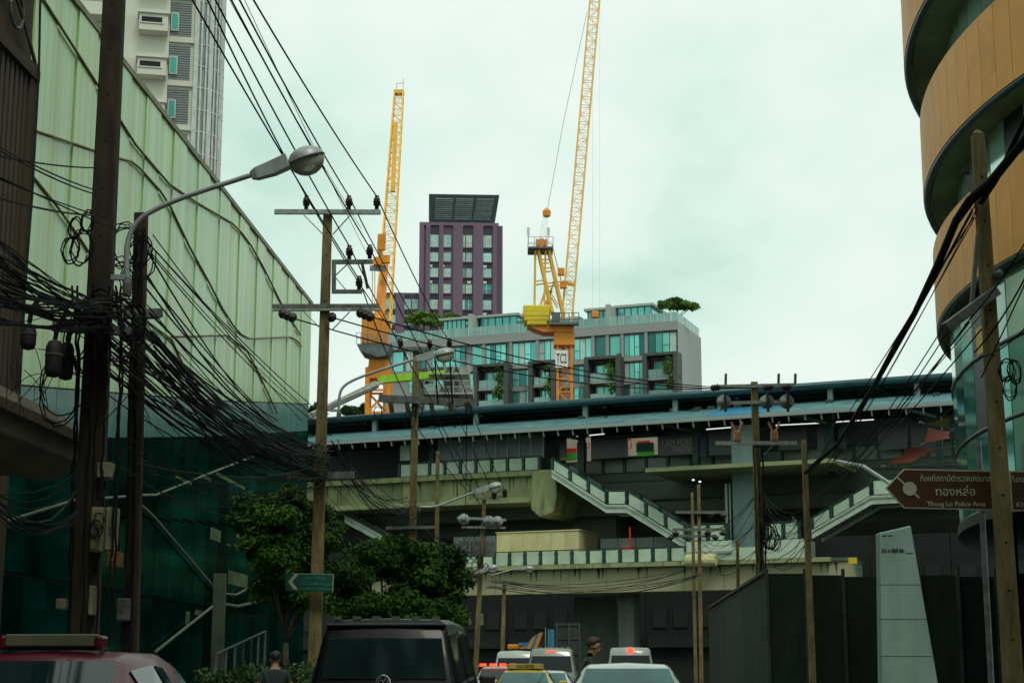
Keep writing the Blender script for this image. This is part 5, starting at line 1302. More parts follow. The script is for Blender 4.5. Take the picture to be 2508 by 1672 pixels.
put(PS, 'ท้องที่สถานีตำรวจนครบาล', 2340, 1172, Ys-.012, .105, 'sign_cream', 172, bold=.0006)
put(PS, 'ทองหล่อ', 2340, 1204, Ys-.012, .15, 'sign_cream', 96, bold=.001)
put(PS, 'Thong Lo Police Area', 2342, 1234, Ys-.012, .085, 'sign_cream', 143, bold=.001)
MB().lathe([(.04,0),(.04,4.1)], 10, (0,.09,0)).build('post', 'galvanised', PS)
PS2 = thing('direction_sign', 'second brown sign cut off by the right edge of the picture', 'sign', (P(2600,1655,Ys).x, Ys, .14), 0)
board_sign(PS2, [(2472,1152),(2720,1156),(2720,1254),(2478,1250)], Ys+.06, 'sign_cream', .03, 'border')
board_sign(PS2, [(2475,1155.5),(2717,1159),(2717,1251),(2481,1246.5)], Ys+.06, 'sign_brown', .02, 'board', -.006)
put(PS2, 'ท้องที่', 2498, 1174, Ys+.045, .105, 'sign_cream', 46); put(PS2, 'Kh', 2500, 1236, Ys+.045, .085, 'sign_cream', 20)
MB().lathe([(.05,0),(.05,3.9)], 10).build('post', 'galvanised', PS2)
# green street sign
Yg = 38.55
GS = thing('street_sign', 'green street sign with white chevron fixed to the tall tan pole', 'sign', tuple(P(760,1450,Yg)), 0)
board_sign(GS, [(699,1402),(818,1404),(816,1450),(699,1446)], Yg, 'sign_green', .03)
board_sign(GS, [(716,1403.2),(817.2,1405.2),(817.2,1406.2),(716,1404.4)], Yg, 'sign_cream', .02, 'border', -.004); board_sign(GS, [(816,1405.5),(817.5,1405.5),(815.5,1448.5),(814.2,1448.5)], Yg, 'sign_cream', .02, 'border', -.004)
board_sign(GS, [(721,1405.5),(731,1405.5),(716,1424),(729,1442.5),(720,1442.5),(705.5,1424)], Yg, 'sign_cream', .02, 'chevron', -.008)
for k, (x0, y0, x1, y1) in enumerate(((748,1412,756,1418),(757,1413,768,1417),(769,1407,774,1417),(778,1412,787,1418),(790,1411,796,1422),(740,1428,748,1432),(750,1428,764,1432),(766,1427,780,1432),(784,1426,794,1432),(797,1429,812,1435),(735,1440,770,1443),(780,1440,812,1444))):
    a_, b2_ = P(x0,y1,Yg-.012), P(x1,y0,Yg-.012); MB().box(a_.x, b2_.x, Yg-.012, Yg-.005, a_.z, b2_.z).build('printed_mark', 'sign_green_pale', GS, world=True)
# white pylon sign
Yp = 40.0
PY = thing('pylon_sign', 'pale slanted-top pylon sign in front of the office driveway', 'sign', (P(2200,1655,Yp).x, Yp, .14), 0)
zb_ = P(2200,1700,Yp).z
tl, tr_, a = P(2154,1304,Yp), P(2231,1286,Yp), P(2250,1396,Yp)
sl = (a.x-tr_.x)/(tr_.z-a.z)
b_ = MB(); b_.prism([(tl.x,tl.z),(tr_.x,tr_.z),(tr_.x+sl*(tr_.z-.14),.14),(tl.x-.12,.14)], lambda x,z,d: (x,d,z), Yp, Yp+.45); b_.build('body', 'pylon_white', PY, world=True, bevel=.03)
for zz in (.9, 1.75, 2.6, 3.4): MB().box(tl.x-.1, tr_.x+sl*(tr_.z-zz)-.02, Yp-.004, Yp-.001, zz, zz+.012).build('panel_joint', 'ink_dark', PY, world=True)
MB().box(tl.x-.25, tr_.x+sl*4.8+.1, Yp-.08, Yp+.53, .13, .38).build('plinth', 'shaded_concrete', PY, world=True, bevel=.02)
put(PY, 'EA', 2166, 1348, Yp-.006, .13, 'ink_dark', 13, bold=.003)
def mark(parent, x0, y0, x1, y1, Y, m):                      # blurred, unreadable print
    a_, b2_ = P(x0,y1,Y), P(x1,y0,Y); MB().box(a_.x, b2_.x, Y-.004, Y, a_.z, b2_.z).build('printed_mark', m, parent, world=True)
for x0, y0, x1, y1 in ((2175,1346,2179,1352),(2181,1344,2183,1352),(2185,1343,2190,1353),(2191,1344,2194,1353),(2195,1343,2199,1352),(2202,1343,2205,1353),(2206,1344,2212,1353),(2213,1347,2215,1351),(2218,1353,2236,1355),(2160,1310,2172,1312.5),(2176,1310,2186,1312.5)): mark(PY, x0, y0, x1, y1, Yp-.003, 'ink_dark')
# shade sails beside the office glazing
mat('sail_red', (.26,.04,.014), .7, var=.15, scale=1)
mat('sail_yellow', (.42,.36,.06), .7, var=.15, scale=1)
def zs(x, y): return (2130+x/6.03, 1000+y/6.03)
def sail(label, pts, Y, m, Yv):
    q = [P(*zs(*p), Y+yv) for p, yv in zip(pts, Yv)]; t = thing('shade_sail', label, 'shade sail', tuple(q[0]), 0, 'shade sails by the office')
    n = 6; b_ = MB(); A_, B_, C_, D_ = q if len(q) == 4 else q + [q[2]]
    cen = sum(q, Vector())/len(q); vs = []
    for i in range(n+1):
        for j in range(n+1):
            f, g = i/n, j/n; p = A_.lerp(B_, f).lerp(D_.lerp(C_, f), g); p = p.lerp(cen, .22*(4*f*(1-f)*(1 if g in (0,1) else 0)+4*g*(1-g)*(1 if f in (0,1) else 0))*.5); vs.append(p)
    for p in list(vs): vs.append(p+Vector((0,.02,-.01)))
    N = (n+1)**2; fs = [(i*(n+1)+j, (i+1)*(n+1)+j, (i+1)*(n+1)+j+1, i*(n+1)+j+1) for i in range(n) for j in range(n)]
    b_.add(vs, fs + [tuple(N+k for k in reversed(f)) for f in fs]); b_.build('fabric', m, t, world=True, smooth=True)
    MB().tube([q[0], q[0].lerp(q[1],-.15)+Vector((0,0,.1))], .03, 6).build('corner_shackle', 'galvanised', t, world=True)
    MB().tube([q[-2], q[-2]+Vector((2.5,1.0,.4))], .02, 6).build('stay_rope', 'steel_cable', t, world=True)
    return t
sail('long red shade sail reaching left towards the stairs', [(230,850),(600,565),(1000,590),(640,790)], 60, 'sail_red', (0,1,2,.5))
sail('upper red shade sail against the office glass', [(780,530),(860,280),(1190,340),(1190,440)], 60, 'sail_red', (0,1,2,1))
sail('yellow shade sail under the station roof', [(800,225),(1180,130),(1190,310),(1000,260)], 61, 'sail_yellow', (0,1,2,1))
sail('small yellow shade sail below the long red one', [(380,845),(650,790),(620,850),(520,868)], 60.5, 'sail_yellow', (0,1,1,.5))
# dark green construction hoarding closing the right pavement beyond the pylon
mat('hoarding_green', (.015,.032,.018), .8, c2=(.006,.012,.008), scale=1.3, rand=.3, stretch=(2,2,.3))
mat('hoarding_cap', (.05,.055,.035), .7, var=.2)
HG = thing('site_hoarding', 'dark green panelled site hoarding along the far right pavement', 'hoarding', (KR(80)+2, 80, .14), 0)
for k in range(16):
    y0 = 56+k*1.9; y1 = y0+1.85; x = lambda y: KR(y)+1.4+ (0 if y < 1e9 else 0)
    MB().add([(x(y0),y0,.14),(x(y1),y1,.14),(x(y1),y1,4.6),(x(y0),y0,4.6),(x(y0)+.06,y0,.14),(x(y1)+.06,y1,.14),(x(y1)+.06,y1,4.6),(x(y0)+.06,y0,4.6)], [(0,1,2,3),(7,6,5,4),(0,4,5,1),(1,5,6,2),(2,6,7,3),(3,7,4,0)]).build('panel', 'hoarding_green', HG, world=True)
for k in range(9):
    x0 = KR(56)+1.4+k*1.25; MB().box(x0+.01, x0+1.24, 55.8+(.03 if k % 2 else 0), 55.9, .45, 4.6-.05*(k % 3)).build('panel', 'hoarding_green', HG, world=True)
    MB().box(x0-.05, x0+.05, 55.68, 55.79, .14, 4.75).build('post', 'hoarding_cap', HG, world=True)
for z in (.9, 2.5, 4.2): MB().box(KR(56)+1.4, KR(56)+12.6, 55.90, 55.97, z, z+.1).build('rail', 'hoarding_cap', HG, world=True)
MB().box(KR(56)+1.3, KR(56)+12.6, 55.6, 56.1, .14, .44).build('plinth', 'shaded_concrete', HG, world=True)
MB().bar((KR(56)+1.38,56,4.66), (KR(86.4)+1.38,86.4,4.66), .14, .1).build('capping', 'hoarding_cap', HG, world=True)
# kiosk, banner and striped three-wheeler under the skywalk
mat('kiosk_dark', (.03,.04,.035), .6, var=.2)
mat('kiosk_rail', (.05,.065,.055), .6, var=.2)
KS = thing('kiosk', 'dark glazed kiosk with pale frame under the skywalk', 'kiosk', (P(1392,1655,96).x, 96, 0), 0)
a, b = P(1362,1524,96), P(1422,1600,96); hw = (b.x-a.x)/2
bx('body', 'kiosk_dark', KS, -hw, hw, 0, 2, 0, a.z)
for z in (a.z-.1, a.z-.85, a.z-1.7): bx('frame_rail', 'kiosk_rail', KS, -hw, hw, -.06, -.002, z-.06, z)
for s in (-hw, 0, hw-.1): bx('frame_post', 'kiosk_rail', KS, s, s+.1, -.07, -.003, 0, a.z)
mat('banner_cyan', (.04,.22,.32), .5, var=.25, scale=2)
BN = thing('banner', 'upright cyan banner left of the kiosk', 'banner', (P(1350,1655,94).x, 94, 0), 0)
a, b = P(1342,1540,94), P(1358,1586,94); bx('cloth', 'banner_cyan', BN, -(b.x-a.x)/2, (b.x-a.x)/2, 0, .03, .3, a.z); MB().lathe([(.03,0),(.03,a.z+.1)], 6, (-.3,.06,0)).build('pole', 'galvanised', BN)
mat('tuk_orange', (.75,.27,.015), .5, var=.1); mat('tuk_blue', (.02,.20,.42), .5, var=.1)
Yt = 72.0
TT = thing('three_wheeler', 'orange roofed three-wheeler with blue and orange striped cowl', 'three-wheeler', (P(1290,1655,Yt).x, Yt, 0), 0)
cx = P(1290,1655,Yt).x
a, b = P(1243,1577,Yt), P(1310,1585,Yt)
MB().box(a.x-cx, b.x-cx, -.3, 2.2, b.z-.05, a.z).build('roof', 'tuk_orange', TT, bevel=.05)
pp = [P(1284,1580,Yt), P(1296,1560,Yt), P(1308,1551,Yt), P(1324,1549,Yt), P(1324,1586,Yt), P(1290,1586,Yt)]
for k in range(5):
    f0, f1 = k/5, (k+1)/5
    x0, x1 = P(1284,0,Yt).x*(1-f0)+P(1324,0,Yt).x*f0-cx, P(1284,0,Yt).x*(1-f1)+P(1324,0,Yt).x*f1-cx
    zt_ = lambda f: P(0,1580,Yt).z + (P(0,1548,Yt).z-P(0,1580,Yt).z)*min(1, math.sin(f*1.57))
    MB().prism([(x0-.25,P(0,1588,Yt).z),(x1-.25,P(0,1588,Yt).z),(x1,zt_(f1)),(x0,zt_(f0))], lambda x,z,d: (x,d,z), -.5, .9).build('cowl_stripe', 'tuk_orange' if k % 2 == 0 else 'tuk_blue', TT)
MB().box(P(1268,0,Yt).x-cx, P(1312,0,Yt).x-cx, -.42, -.31, P(0,1579,Yt).z, P(0,1573,Yt).z).build('trim_rail', 'tuk_blue', TT)
MB().box(-.75,.65,-.2,2.2,.35,.8).build('body', 'tuk_blue', TT, bevel=.05)
for x, y in ((-.7,.1),(.6,.1),(-.7,2.1),(.6,2.1)): MB().bar((x,y,.8), (x,y,b.z), .05).build('roof_post', 'galvanised', TT)
WH = MB().lathe([(.06,-.08),(.27,-.08),(.29,-.03),(.29,.03),(.27,.08),(.06,.08)], 16, (0,0,0), 'x').mesh('tyre', 'black_rubber')
for x, y in ((-.7,.3),(.6,.3),(0,2.2)): inst('wheel', WH, TT, (x,y,.29))
# ================================================================== vehicles
mat('glass_tint', (.005,.018,.020), .05, var=.2, scale=1, spec=.35)
mat('glass_sky', (.02,.12,.115), .05, .2, var=.3, scale=1.2)
mat('paint_pink', (.07,.002,.010), .45, var=.05, coat=.25, spec=.25)
mat('paint_cream', (.42,.36,.22), .3, var=.05, coat=.6)
mat('paint_black', (.004,.006,.006), .35, var=.05, coat=.12, spec=.2)
mat('paint_yellow', (.55,.37,.010), .3, var=.06, coat=.7)
mat('paint_white', (.52,.58,.53), .3, var=.05, coat=.7)
mat('paint_silver', (.30,.36,.33), .3, .2, var=.05, coat=.7)
mat('trim_black', (.015,.016,.016), .5, var=.1)
mat('chrome', (.6,.63,.6), .15, .9, var=.05)
mat('lamp_red', (.25,.006,.004), .25, var=.1)
mat('brake_lit', (1,.05,.02), .4, var=0, emit=3.0)
mat('plate_white', (.6,.6,.55), .5, var=.05)
mat('taxi_board', (.09,.095,.06), .5, var=.1)
mat('taxi_board_yellow', (.45,.38,.10), .5, var=.1)
SEDAN = [(0,.45,.84,.87,.76,.66),(.07,.30,.93,.96,.83,.70),(.42,.24,.99,1.02,.86,.72),(.52,.24,1.0,1.04,.86,.72),(1.22,.22,1.0,1.42,.86,.58),(1.5,.22,1.0,1.465,.86,.58),(2.2,.22,.99,1.47,.86,.585),(2.65,.22,.98,1.41,.86,.565),(3.4,.23,.95,1.0,.85,.70),(4.2,.26,.78,.82,.82,.66),(4.45,.38,.62,.66,.72,.58)]
VAN = [(0,.42,1.02,1.06,.90,.84),(.03,.34,1.10,1.16,.93,.84),(.16,.32,1.12,1.80,.95,.75),(.30,.32,1.12,1.95,.95,.74),(1.4,.30,1.12,1.985,.95,.75),(2.9,.30,1.12,1.97,.95,.75),(3.4,.30,1.10,1.90,.95,.73),(4.15,.30,1.08,1.18,.94,.80),(4.7,.34,.86,.92,.90,.76),(4.9,.42,.66,.70,.82,.70)]
def ring(s, k=1.0):
    y, z0, zb, zt, wb, wt = s
    h = [(0,z0),(wb*.90,z0),(wb*.985,z0+.09),(wb,(z0+zb)/2),(wb*.975,zb),(wt,zt-.055),(wt*.90,zt-.008),(0,zt+.015)]
    return [(x,y,z) for x,z in h] + [(-x,y,z) for x,z in reversed(h[1:-1])]
def lerp_s(S_, t):
    i = min(int(t), len(S_)-2); f = t-i; return tuple(a+(b-a)*f for a, b in zip(S_[i], S_[i+1]))
def vehicle(name, label, cat, loc, rz, S_, paint, glass, wheels, lit=False, rear=(3,4), side=((4.0,5.4),(5.5,6.9)), front=(7,8), scale=(1,1,1), group='vehicles waiting in the street', roof_paint=None, logo=False):
    t = thing(name, label, cat, loc, rz, group); t.scale = scale
    n = len(ring(S_[0])); b = MB()
    vs = [p for s in S_ for p in ring(s)]; m = len(S_)
    b.add(vs, [(i*n+k, (i+1)*n+k, (i+1)*n+(k+1)%n, i*n+(k+1)%n) for i in range(m-1) for k in range(n)] + [tuple(range(n)), tuple(reversed(range((m-1)*n, m*n)))])
    b.build('body', paint, t, smooth=True, bevel=.035, seg=3)
    def pane(nm, pts, off, th=.012):
        q = [Vector(p) for p in pts]; nr = (q[1]-q[0]).cross(q[3]-q[0]).normalized()
        c = sum(q, Vector())/4
        if nr.dot(c-Vector((0,2.2,.9))) < 0: nr = -nr
        o = MB().add([p+nr*off for p in q] + [p+nr*(off-th) for p in q], [(0,1,2,3),(7,6,5,4),(0,4,5,1),(1,5,6,2),(2,6,7,3),(3,7,4,0)]).build(nm, glass, t, bevel=.006)
        return o, q, nr
    def across(t0, t1, inset, f0, f1):
        a, c = lerp_s(S_, t0+(t1-t0)*f0), lerp_s(S_, t0+(t1-t0)*f1)
        return [(-a[5]*inset,a[0],a[3]), (a[5]*inset,a[0],a[3]), (c[5]*inset,c[0],c[3]), (-c[5]*inset,c[0],c[3])]
    rw, q, nr = pane('rear_window', across(rear[0], rear[1], .92, .08, .92), .016)
    pane('windscreen', across(front[0], front[1], .92, .05, .92), .016)
    for s in (-1, 1):
        for t0, t1 in side:
            a, c = lerp_s(S_, t0), lerp_s(S_, t1)
            def pt(s_, f): x = s_[4]*.975+(s_[5]-s_[4]*.975)*f; z = s_[2]+(s_[3]-.055-s_[2])*f; return (s*x, s_[0], z)
            pane('side_window', [pt(a,.08), pt(c,.08), pt(c,.9), pt(a,.9)], .014)
    y0, zb = S_[1][0], S_[1][2]
    for s in (-1, 1):
        MB().box(s*S_[1][4]*.99-.10, s*S_[1][4]*.99+.03, -.02+y0, y0+.14, zb-.32, zb-.02).build('tail_light', 'brake_lit' if lit else 'lamp_red', t, bevel=.02)
        MB().box(s*S_[5][4]-.02 if s > 0 else -S_[5][4]-.2, s*S_[5][4]+.2 if s > 0 else -S_[5][4]+.02, front_y(S_), front_y(S_)+.1, S_[6][2]+.02, S_[6][2]+.2).build('wing_mirror', 'trim_black' if paint == 'paint_black' else paint, t, bevel=.04)
        MB().box(s*S_[-2][4]*.8-.12, s*S_[-2][4]*.8+.12, S_[-1][0]-.12, S_[-1][0]-.02+.04, S_[-1][2]-.12, S_[-1][2]+.02).build('headlight', 'chrome', t, bevel=.02)
    MB().box(-.75,.75,-.07,.06,.36,.58).build('rear_bumper', 'trim_black' if paint == 'paint_black' else paint, t, bevel=.04)
    MB().box(-.26,.26,-.03,.0+.04,zb-.25,zb-.11).build('number_plate', 'plate_white', t, bevel=.005)
    MB().bar((-.7,y0-.006,zb-.36), (.7,y0-.006,zb-.36), .012, .012).build('tailgate_seam', 'trim_black', t)
    for s in (-1, 1):
        for yy_ in (S_[4][0]+.45, S_[6][0]-.1): MB().box(s*S_[4][4]*.985-.02, s*S_[4][4]*.985+.03, yy_, yy_+.2, S_[4][2]-.14, S_[4][2]-.10).build('door_handle', 'chrome', t, bevel=.01)
    for yw in wheels:
        for s in (-1, 1):
            w_ = MB().lathe([(.19,-.1),(.30,-.1),(.325,-.05),(.325,.05),(.30,.1),(.19,.1)], 20, (s*.76,yw,.325), 'x').build('wheel', 'black_rubber', t)
            MB().lathe([(.0,-.085),(.19,-.085),(.19,.085),(0,.085)], 14, (s*.76,yw,.325), 'x').build('rim', 'chrome', w_)
            MB().lathe([(.30,-.004),(.37,-.004),(.37,.004),(.30,.004)], 20, (s*(S_[4][4]+.003),yw,.33), 'x').build('wheel_arch', 'trim_black', t)
    return t
def front_y(S_): return S_[7][0]-.15 if len(S_) == 11 else S_[6][0]-.0
def sedan(label, x, Y, paint, glass, **k): return vehicle(k.pop('name','parked_car'), label, 'car', (x, Y, 0), k.pop('rz', -math.atan(SLOPE)), SEDAN, paint, glass, (.85, 3.45), **k)
def van(label, x, Y, paint, glass, **k): return vehicle(k.pop('name','van'), label, 'van', (x, Y, 0), k.pop('rz', -math.atan(SLOPE)), VAN, paint, glass, (.85, 3.85), rear=k.pop('rear',(1.05,1.95)), side=((2.6,3.9),(4.05,4.9),(5.05,5.8)), front=(6,7), **k)
# black van
BV = van('black passenger van seen from behind with a round chrome badge', P(938,1655,20.9).x, 20.9, 'paint_black', 'glass_tint', scale=(1,1,1.02))
zc = 1.335
RG = MB()
c = Vector((0,-.005,zc)); ringp = [(.085*math.cos(k*R(15)), 0, .085*math.sin(k*R(15))) for k in range(25)]
bd = thing
bdg = MB().tube([(x, .0, z) for x,y,z in ringp], .009, 6)
for a, b2 in (((-.045,.062),(0,.004)),((.045,.062),(0,.004)),((-.068,.045),(-.030,-.068)),((.068,.045),(.030,-.068)),((-.030,-.068),(0,-.006)),((.030,-.068),(0,-.006))): bdg.bar((a[0],0,a[1]), (b2[0],0,b2[1]), .014, .012, up=(0,1,0))
bo = bdg.build('badge', 'chrome', BV); bo.location = (0, .012, 1.20)
for k in range(6): MB().box(-.62+k*.245-.05, -.62+k*.245+.05, .3, .34, 1.955, 1.99).build('roof_clip', 'chrome', BV)
MB().tube([(-.05,.03,1.22),(.10,.04,1.235),(.62,.08,1.26)], .012, 6).build('rear_wiper', 'trim_black', BV)
MB().box(-.74,.74,.16,.30,1.86,1.90).build('roof_spoiler', 'paint_black', BV, bevel=.02)
# pink taxi
TX = sedan('pink and cream taxi at the lower left with a dark roof board', -3.25, 10.4, 'paint_pink', 'glass_tint', name='taxi')
def roof_sign(t, m, w_, z, h, y=1.55, label=None):
    MB().box(-w_/2, w_/2, y-.07, y+.07, z, z+h).build('roof_sign', m, t, bevel=.01)
    MB().box(-w_/2-.05, -w_/2, y-.06, y+.12, z-.02, z+h*.9).build('sign_end', 'paint_pink' if m == 'taxi_board' else m, t, bevel=.02)
    MB().box(w_/2, w_/2+.05, y-.06, y+.12, z-.02, z+h*.9).build('sign_end', 'paint_pink' if m == 'taxi_board' else m, t, bevel=.02)
    MB().bar((-w_/2,y,z-.012), (w_/2,y,z-.012), .04, .024).build('sign_foot', 'trim_black', t)
roof_sign(TX, 'taxi_board', .62, 1.50, .085, 1.45)
# yellow taxi
YT = sedan('yellow taxi with a lettered roof sign in the middle of the queue', P(1280,1655,43).x, 43, 'paint_yellow', 'glass_sky', name='taxi')
roof_sign(YT, 'taxi_board_yellow', .84, 1.49, .13, 1.5)
lettering('TAXI-METER', .105, 'sign_brown', YT, (0, 1.415, 1.553), width=.48)
MB().box(-.1,.1,.50,.54,1.06,1.095).build('high_brake_light', 'brake_lit', YT)
# white car in the near right lane
WC = sedan('white car in the near lane with pale rear window', P(1540,1655,21.5).x, 21.5, 'paint_white', 'glass_sky', name='car')
GV = van('grey van with a tinted rear window and lit high brake light', P(1350,1655,62).x, 62, 'paint_silver', 'glass_tint', scale=(1,1,1.17))
MB().box(-.18,.18,.155,.2,1.83,1.88).build('high_brake_light', 'brake_lit', GV)
for k in range(7): MB().box(-.6+k*.2-.05,-.6+k*.2+.05,.4,.5,1.97,2.01).build('roof_lamp', 'paint_cream', GV)
WV = van('white van with an oval brake light on its roof edge', P(1545,1655,64).x, 64, 'paint_white', 'glass_tint', scale=(1,1,1.2))
MB().lathe([(0,-.02),(.11,-.02),(.11,.02),(0,.02)], 14, (0,.17,1.86), 'y').build('high_brake_light', 'brake_lit', WV)
V3 = van('white van half hidden behind the grey van', P(1262,1655,70).x, 70, 'paint_white', 'glass_tint', scale=(1,1,1.18))
C2 = sedan('white saloon between the yellow taxi and the grey van', P(1335,1655,50).x, 50, 'paint_white', 'glass_sky', name='car')
PK = vehicle('hatchback', 'white hatchback with a row of red tail lights left of the queue', 'car', (P(1215,1655,56).x, 56, 0), -math.atan(SLOPE), SEDAN, 'paint_white', 'glass_tint', (.85,3.45), scale=(1,1,1.1), lit=True)
for k in range(4): MB().box(-.62+k*.33,-.62+k*.33+.22,1.18,1.25,1.49,1.56).build('light_bar_lamp', 'brake_lit', PK)
MB().box(-.7,.7,1.2,1.3,1.465,1.49).build('light_bar', 'paint_white', PK)
# ================================================================== people
mat('skin', (.30,.15,.085), .55, var=.1, scale=4)
mat('lip', (.20,.07,.05), .5, var=.1)
mat('shirt_green', (.035,.055,.045), .8, var=.15, scale=6)
mat('shirt_dark', (.02,.035,.035), .8, var=.15, scale=6)
mat('shirt_white', (.55,.56,.52), .8, var=.1, scale=6)
mat('trousers', (.03,.032,.04), .8, var=.15, scale=6)
mat('hair_brown', (.05,.028,.014), .7, var=.3, scale=12)
mat('hair_black', (.008,.008,.008), .6, var=.3, scale=12)
mat('eye_dark', (.01,.01,.01), .3, var=0)
mat('shoe', (.02,.018,.016), .6, var=.2)
def person(label, loc, rz, shirt, hair, larm, rarm, lleg, rleg, lean=0.0, head_fwd=.02, head_drop=0.0, h=1.72):
    """larm/rarm: (elbow, wrist) offsets; lleg/rleg: (knee, ankle); local +y is forward"""
    t = thing('person', label, 'person', loc, rz); k = h/1.72
    J = {}; E = []; RR_ = {}; BM = []
    def v(nm, p, r, fr=None, m=None):
        J[nm] = Vector(p); RR_[nm] = r
        if fr: E.append((fr, nm)); BM.append((fr, nm, m))
    ly = lambda z: lean*max(0, z-.95)
    v('pelvis', (0,0,.95), (.155,.115))
    v('waist', (0,ly(1.12),1.12), (.14,.105), 'pelvis', 1); v('chest', (0,ly(1.33),1.33), (.165,.12), 'waist', 1)
    v('collar', (0,ly(1.44),1.44), (.10,.08), 'chest', 1)
    nb = ly(1.44)
    v('neck', (0,nb+.015+head_fwd*.4,1.50-head_drop*.3), (.055,.055), 'collar', 0); v('jaw', (0,nb+.03+head_fwd,1.555-head_drop), (.068,.075), 'neck', 0)
    v('skull', (0,nb+.02+head_fwd,1.63-head_drop), (.078,.092), 'jaw', 0); v('crown', (0,nb+.012+head_fwd,1.69-head_drop), (.062,.075), 'skull', 0)
    v('nose', (0,nb+.128+head_fwd,1.585-head_drop), (.011,.012), 'skull', 0); v('chin', (0,nb+.085+head_fwd,1.525-head_drop), (.03,.025), 'jaw', 0)
    for s, ar, nm in ((-1,larm,'l'),(1,rarm,'r')):
        v(nm+'ear', (s*.082,nb+.015+head_fwd,1.60-head_drop), (.012,.018), 'skull', 0)
        sh = Vector((s*.185, nb, 1.40)); v(nm+'sh', sh, (.068,.068), 'chest', 1)
        el = sh+Vector(ar[0]); wr = el+Vector(ar[1]); v(nm+'mid', sh.lerp(el,.6), (.052,.052), nm+'sh', 1); v(nm+'el', el, (.042,.042), nm+'mid', 0); v(nm+'wr', wr, (.028,.026), nm+'el', 0)
        d = (wr-el).normalized(); side = d.cross(Vector((0,1,0))); side = side.normalized() if side.length > .2 else Vector((1,0,0)); side = side*(1 if side.x*s < 0 else 1)
        palm = wr+d*.085; v(nm+'palm', palm, (.036,.016), nm+'wr', 0)
        up_ = side.cross(d).normalized()
        for i, (off, ln) in enumerate(((-.03,.072),(-.01,.082),(.01,.078),(.03,.06))):
            b0 = palm+up_*off+d*.02; v(f'{nm}f{i}a', b0+d*ln*.5+side*.006, (.0085,.0085), nm+'palm', 0); v(f'{nm}f{i}b', b0+d*ln*.95+side*.025, (.0075,.0075), f'{nm}f{i}a', 0)
        tb = wr+d*.03+up_*.045; v(nm+'t0', tb, (.011,.011), nm+'wr', 0); v(nm+'t1', tb+d*.05+up_*.015+side*.012, (.009,.009), nm+'t0', 0)
    for s, lg, nm in ((-1,lleg,'l'),(1,rleg,'r')):
        hp = Vector((s*.095,0,.88)); v(nm+'hip', hp, (.092,.095), 'pelvis', 2)
        kn = Vector((s*.10,lg[0],.49)); an = Vector((s*.10,lg[1],.10)); v(nm+'kn', kn, (.062,.064), nm+'hip', 2); v(nm+'calf', kn.lerp(an,.35)+Vector((0,-.015,0)), (.056,.06), nm+'kn', 2); v(nm+'an', an, (.04,.042), nm+'calf', 2); v(nm+'toe', an+Vector((s*.02,.16,-.055)), (.04,.03), nm+'an', 3)
        v(nm+'heel', an+Vector((0,-.05,-.055)), (.034,.034), nm+'an', 3)
    names = list(J); me = bpy.data.meshes.new('body'); me.from_pydata([J[n]*k for n in names], [(names.index(a), names.index(b)) for a, b in E], [])
    o = bpy.data.objects.new('body', me); col.objects.link(o)
    md = o.modifiers.new('skin', 'SKIN'); md.use_smooth_shade = True
    sv_ = me.skin_vertices[0].data
    for i, n in enumerate(names): sv_[i].radius = (RR_[n][0]*k, RR_[n][1]*k); sv_[i].use_root = (n == 'pelvis')
    o.modifiers.new('sub', 'SUBSURF').levels = 2
    dg = bpy.context.evaluated_depsgraph_get(); m2 = bpy.data.meshes.new_from_object(o.evaluated_get(dg)); bpy.data.objects.remove(o)
    m2.materials.clear()
    for m in ('skin', shirt, 'trousers', 'shoe'): m2.materials.append(MATS[m])
    segs = [(J[a]*k, J[b]*k, m) for a, b, m in BM if m is not None]
    for f in m2.polygons:
        c = f.center; best = (9,0)
        for a, b, m in segs:
            ab = b-a; u = max(0,min(1,(c-a).dot(ab)/max(1e-9,ab.length_squared))); dd = (c-(a+ab*u)).length
            if dd < best[0]: best = (dd, m)
        f.material_index = best[1]; f.use_smooth = True
    inst('body', m2, t)
    hc = (J['skull']*.5+J['crown']*.5)*k; hr = MB(); n = 16; vs = []; rg = 7
    for i in range(rg+1):
        ph = math.pi*.5*i/rg*1.35-.35*math.pi*.5
        for q in range(n):
            a = 2*math.pi*q/n; fr_ = math.sin(a)
            lift = .055 if (fr_ > .3 and i < 3) else 0
            vs.append(hc+Vector((.092*math.cos(a)*math.cos(ph), -.008+.108*math.sin(a)*math.cos(ph), .095*math.sin(ph)+lift+.006))*k)
    hr.add(vs, [(i*n+q, i*n+(q+1)%n, (i+1)*n+(q+1)%n, (i+1)*n+q) for i in range(rg) for q in range(n)]); hr.build('hair', hair, t, smooth=True)
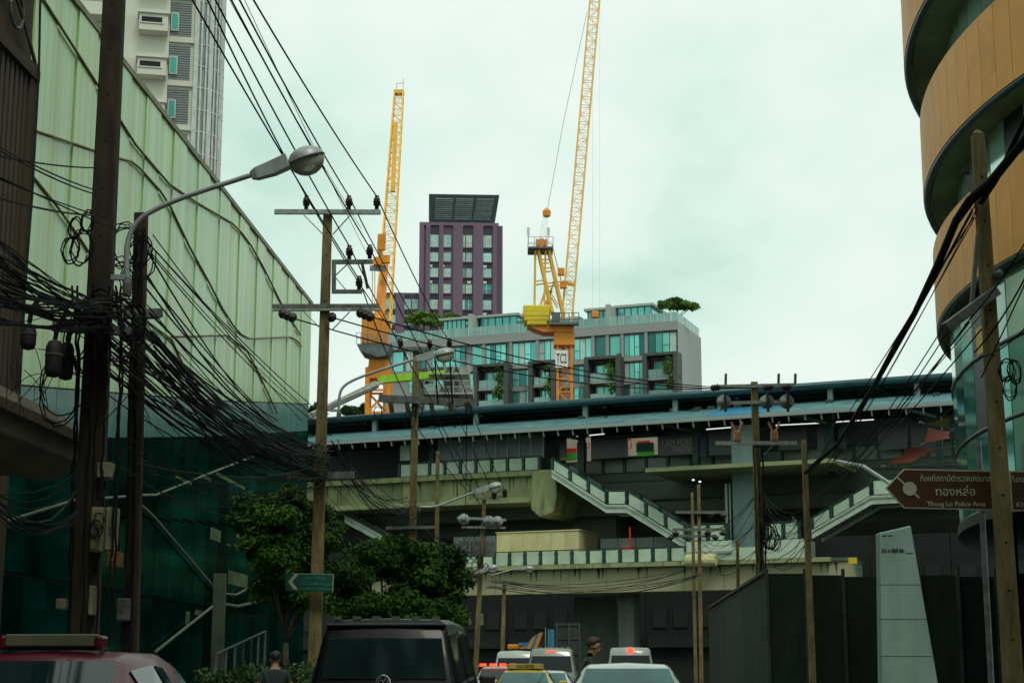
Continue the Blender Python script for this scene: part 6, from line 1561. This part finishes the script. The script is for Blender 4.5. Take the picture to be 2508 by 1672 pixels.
    for s in (-1,1):
        e = (J['skull']+Vector((s*.033,.083,-.012)))*k; MB().lathe([(0,-.009),(.009,-.005),(.011,0),(.009,.005),(0,.009)], 8, tuple(e)).build('eye', 'eye_dark', t)
    mo = (J['jaw']+Vector((0,.078,.0)))*k; MB().box(mo.x-.022,mo.x+.022,mo.y-.006,mo.y+.006,mo.z-.004,mo.z+.004).build('mouth', 'lip', t)
    return t
D = lambda a, l: (0, math.sin(a)*l, -math.cos(a)*l)
Ym = 27.3
person('man in a dark green T-shirt stooping forward between the cars', (P(1418,1655,Ym).x, Ym, 0), R(-90), 'shirt_green', 'hair_brown', ((-.03,.05,-.27),(0,.16,-.19)), ((.03,.08,-.26),(0,.18,-.17)), (.12,.02), (-.02,-.22), lean=.30, head_fwd=.06, head_drop=.02, h=1.9)
Yl = 27.0
LP = person('person in dark clothes and cap walking on the pavement with a shopping bag', (P(673,1655,Yl).x, Yl, .14 if P(673,1655,Yl).x < KL(Yl) else 0), R(10), 'shirt_dark', 'hair_black', ((-.10,-.02,-.26),(-.02,.10,-.22)), ((.10,-.02,-.26),(.02,.04,-.24)), (.12,.05), (.02,-.15), h=1.66)
mat('bag_cream', (.45,.40,.30), .7, var=.1); mat('bag_red', (.30,.03,.02), .7, var=.1)
BG = thing('shopping_bag', 'cream and red shopping bag held by the walking person', 'bag', (P(673,1655,Yl).x+.36, Yl, .42), 0)
MB().box(-.14,.14,-.07,.07,0,.38).build('body', 'bag_cream', BG, bevel=.01); MB().box(-.142,.142,-.072,.072,.16,.26).build('red_band', 'bag_red', BG)
MB().tube([(-.08,0,.38),(-.06,0,.52),(0,0,.56),(.06,0,.52),(.08,0,.38)], .008, 5).build('handle', 'bag_cream', BG)
q = wm(ST_) @ Vector((su(1945,1280,-.2), -.2, zd+.05))
person('person in a white shirt standing on the stair landing', (q.x, q.y, P(1945,1262,q.y).z-1.72), R(120), 'shirt_white', 'hair_black', ((-.06,.0,-.27),(0,.06,-.24)), ((.06,0,-.27),(0,.06,-.24)), (.05,.0), (.03,-.1))
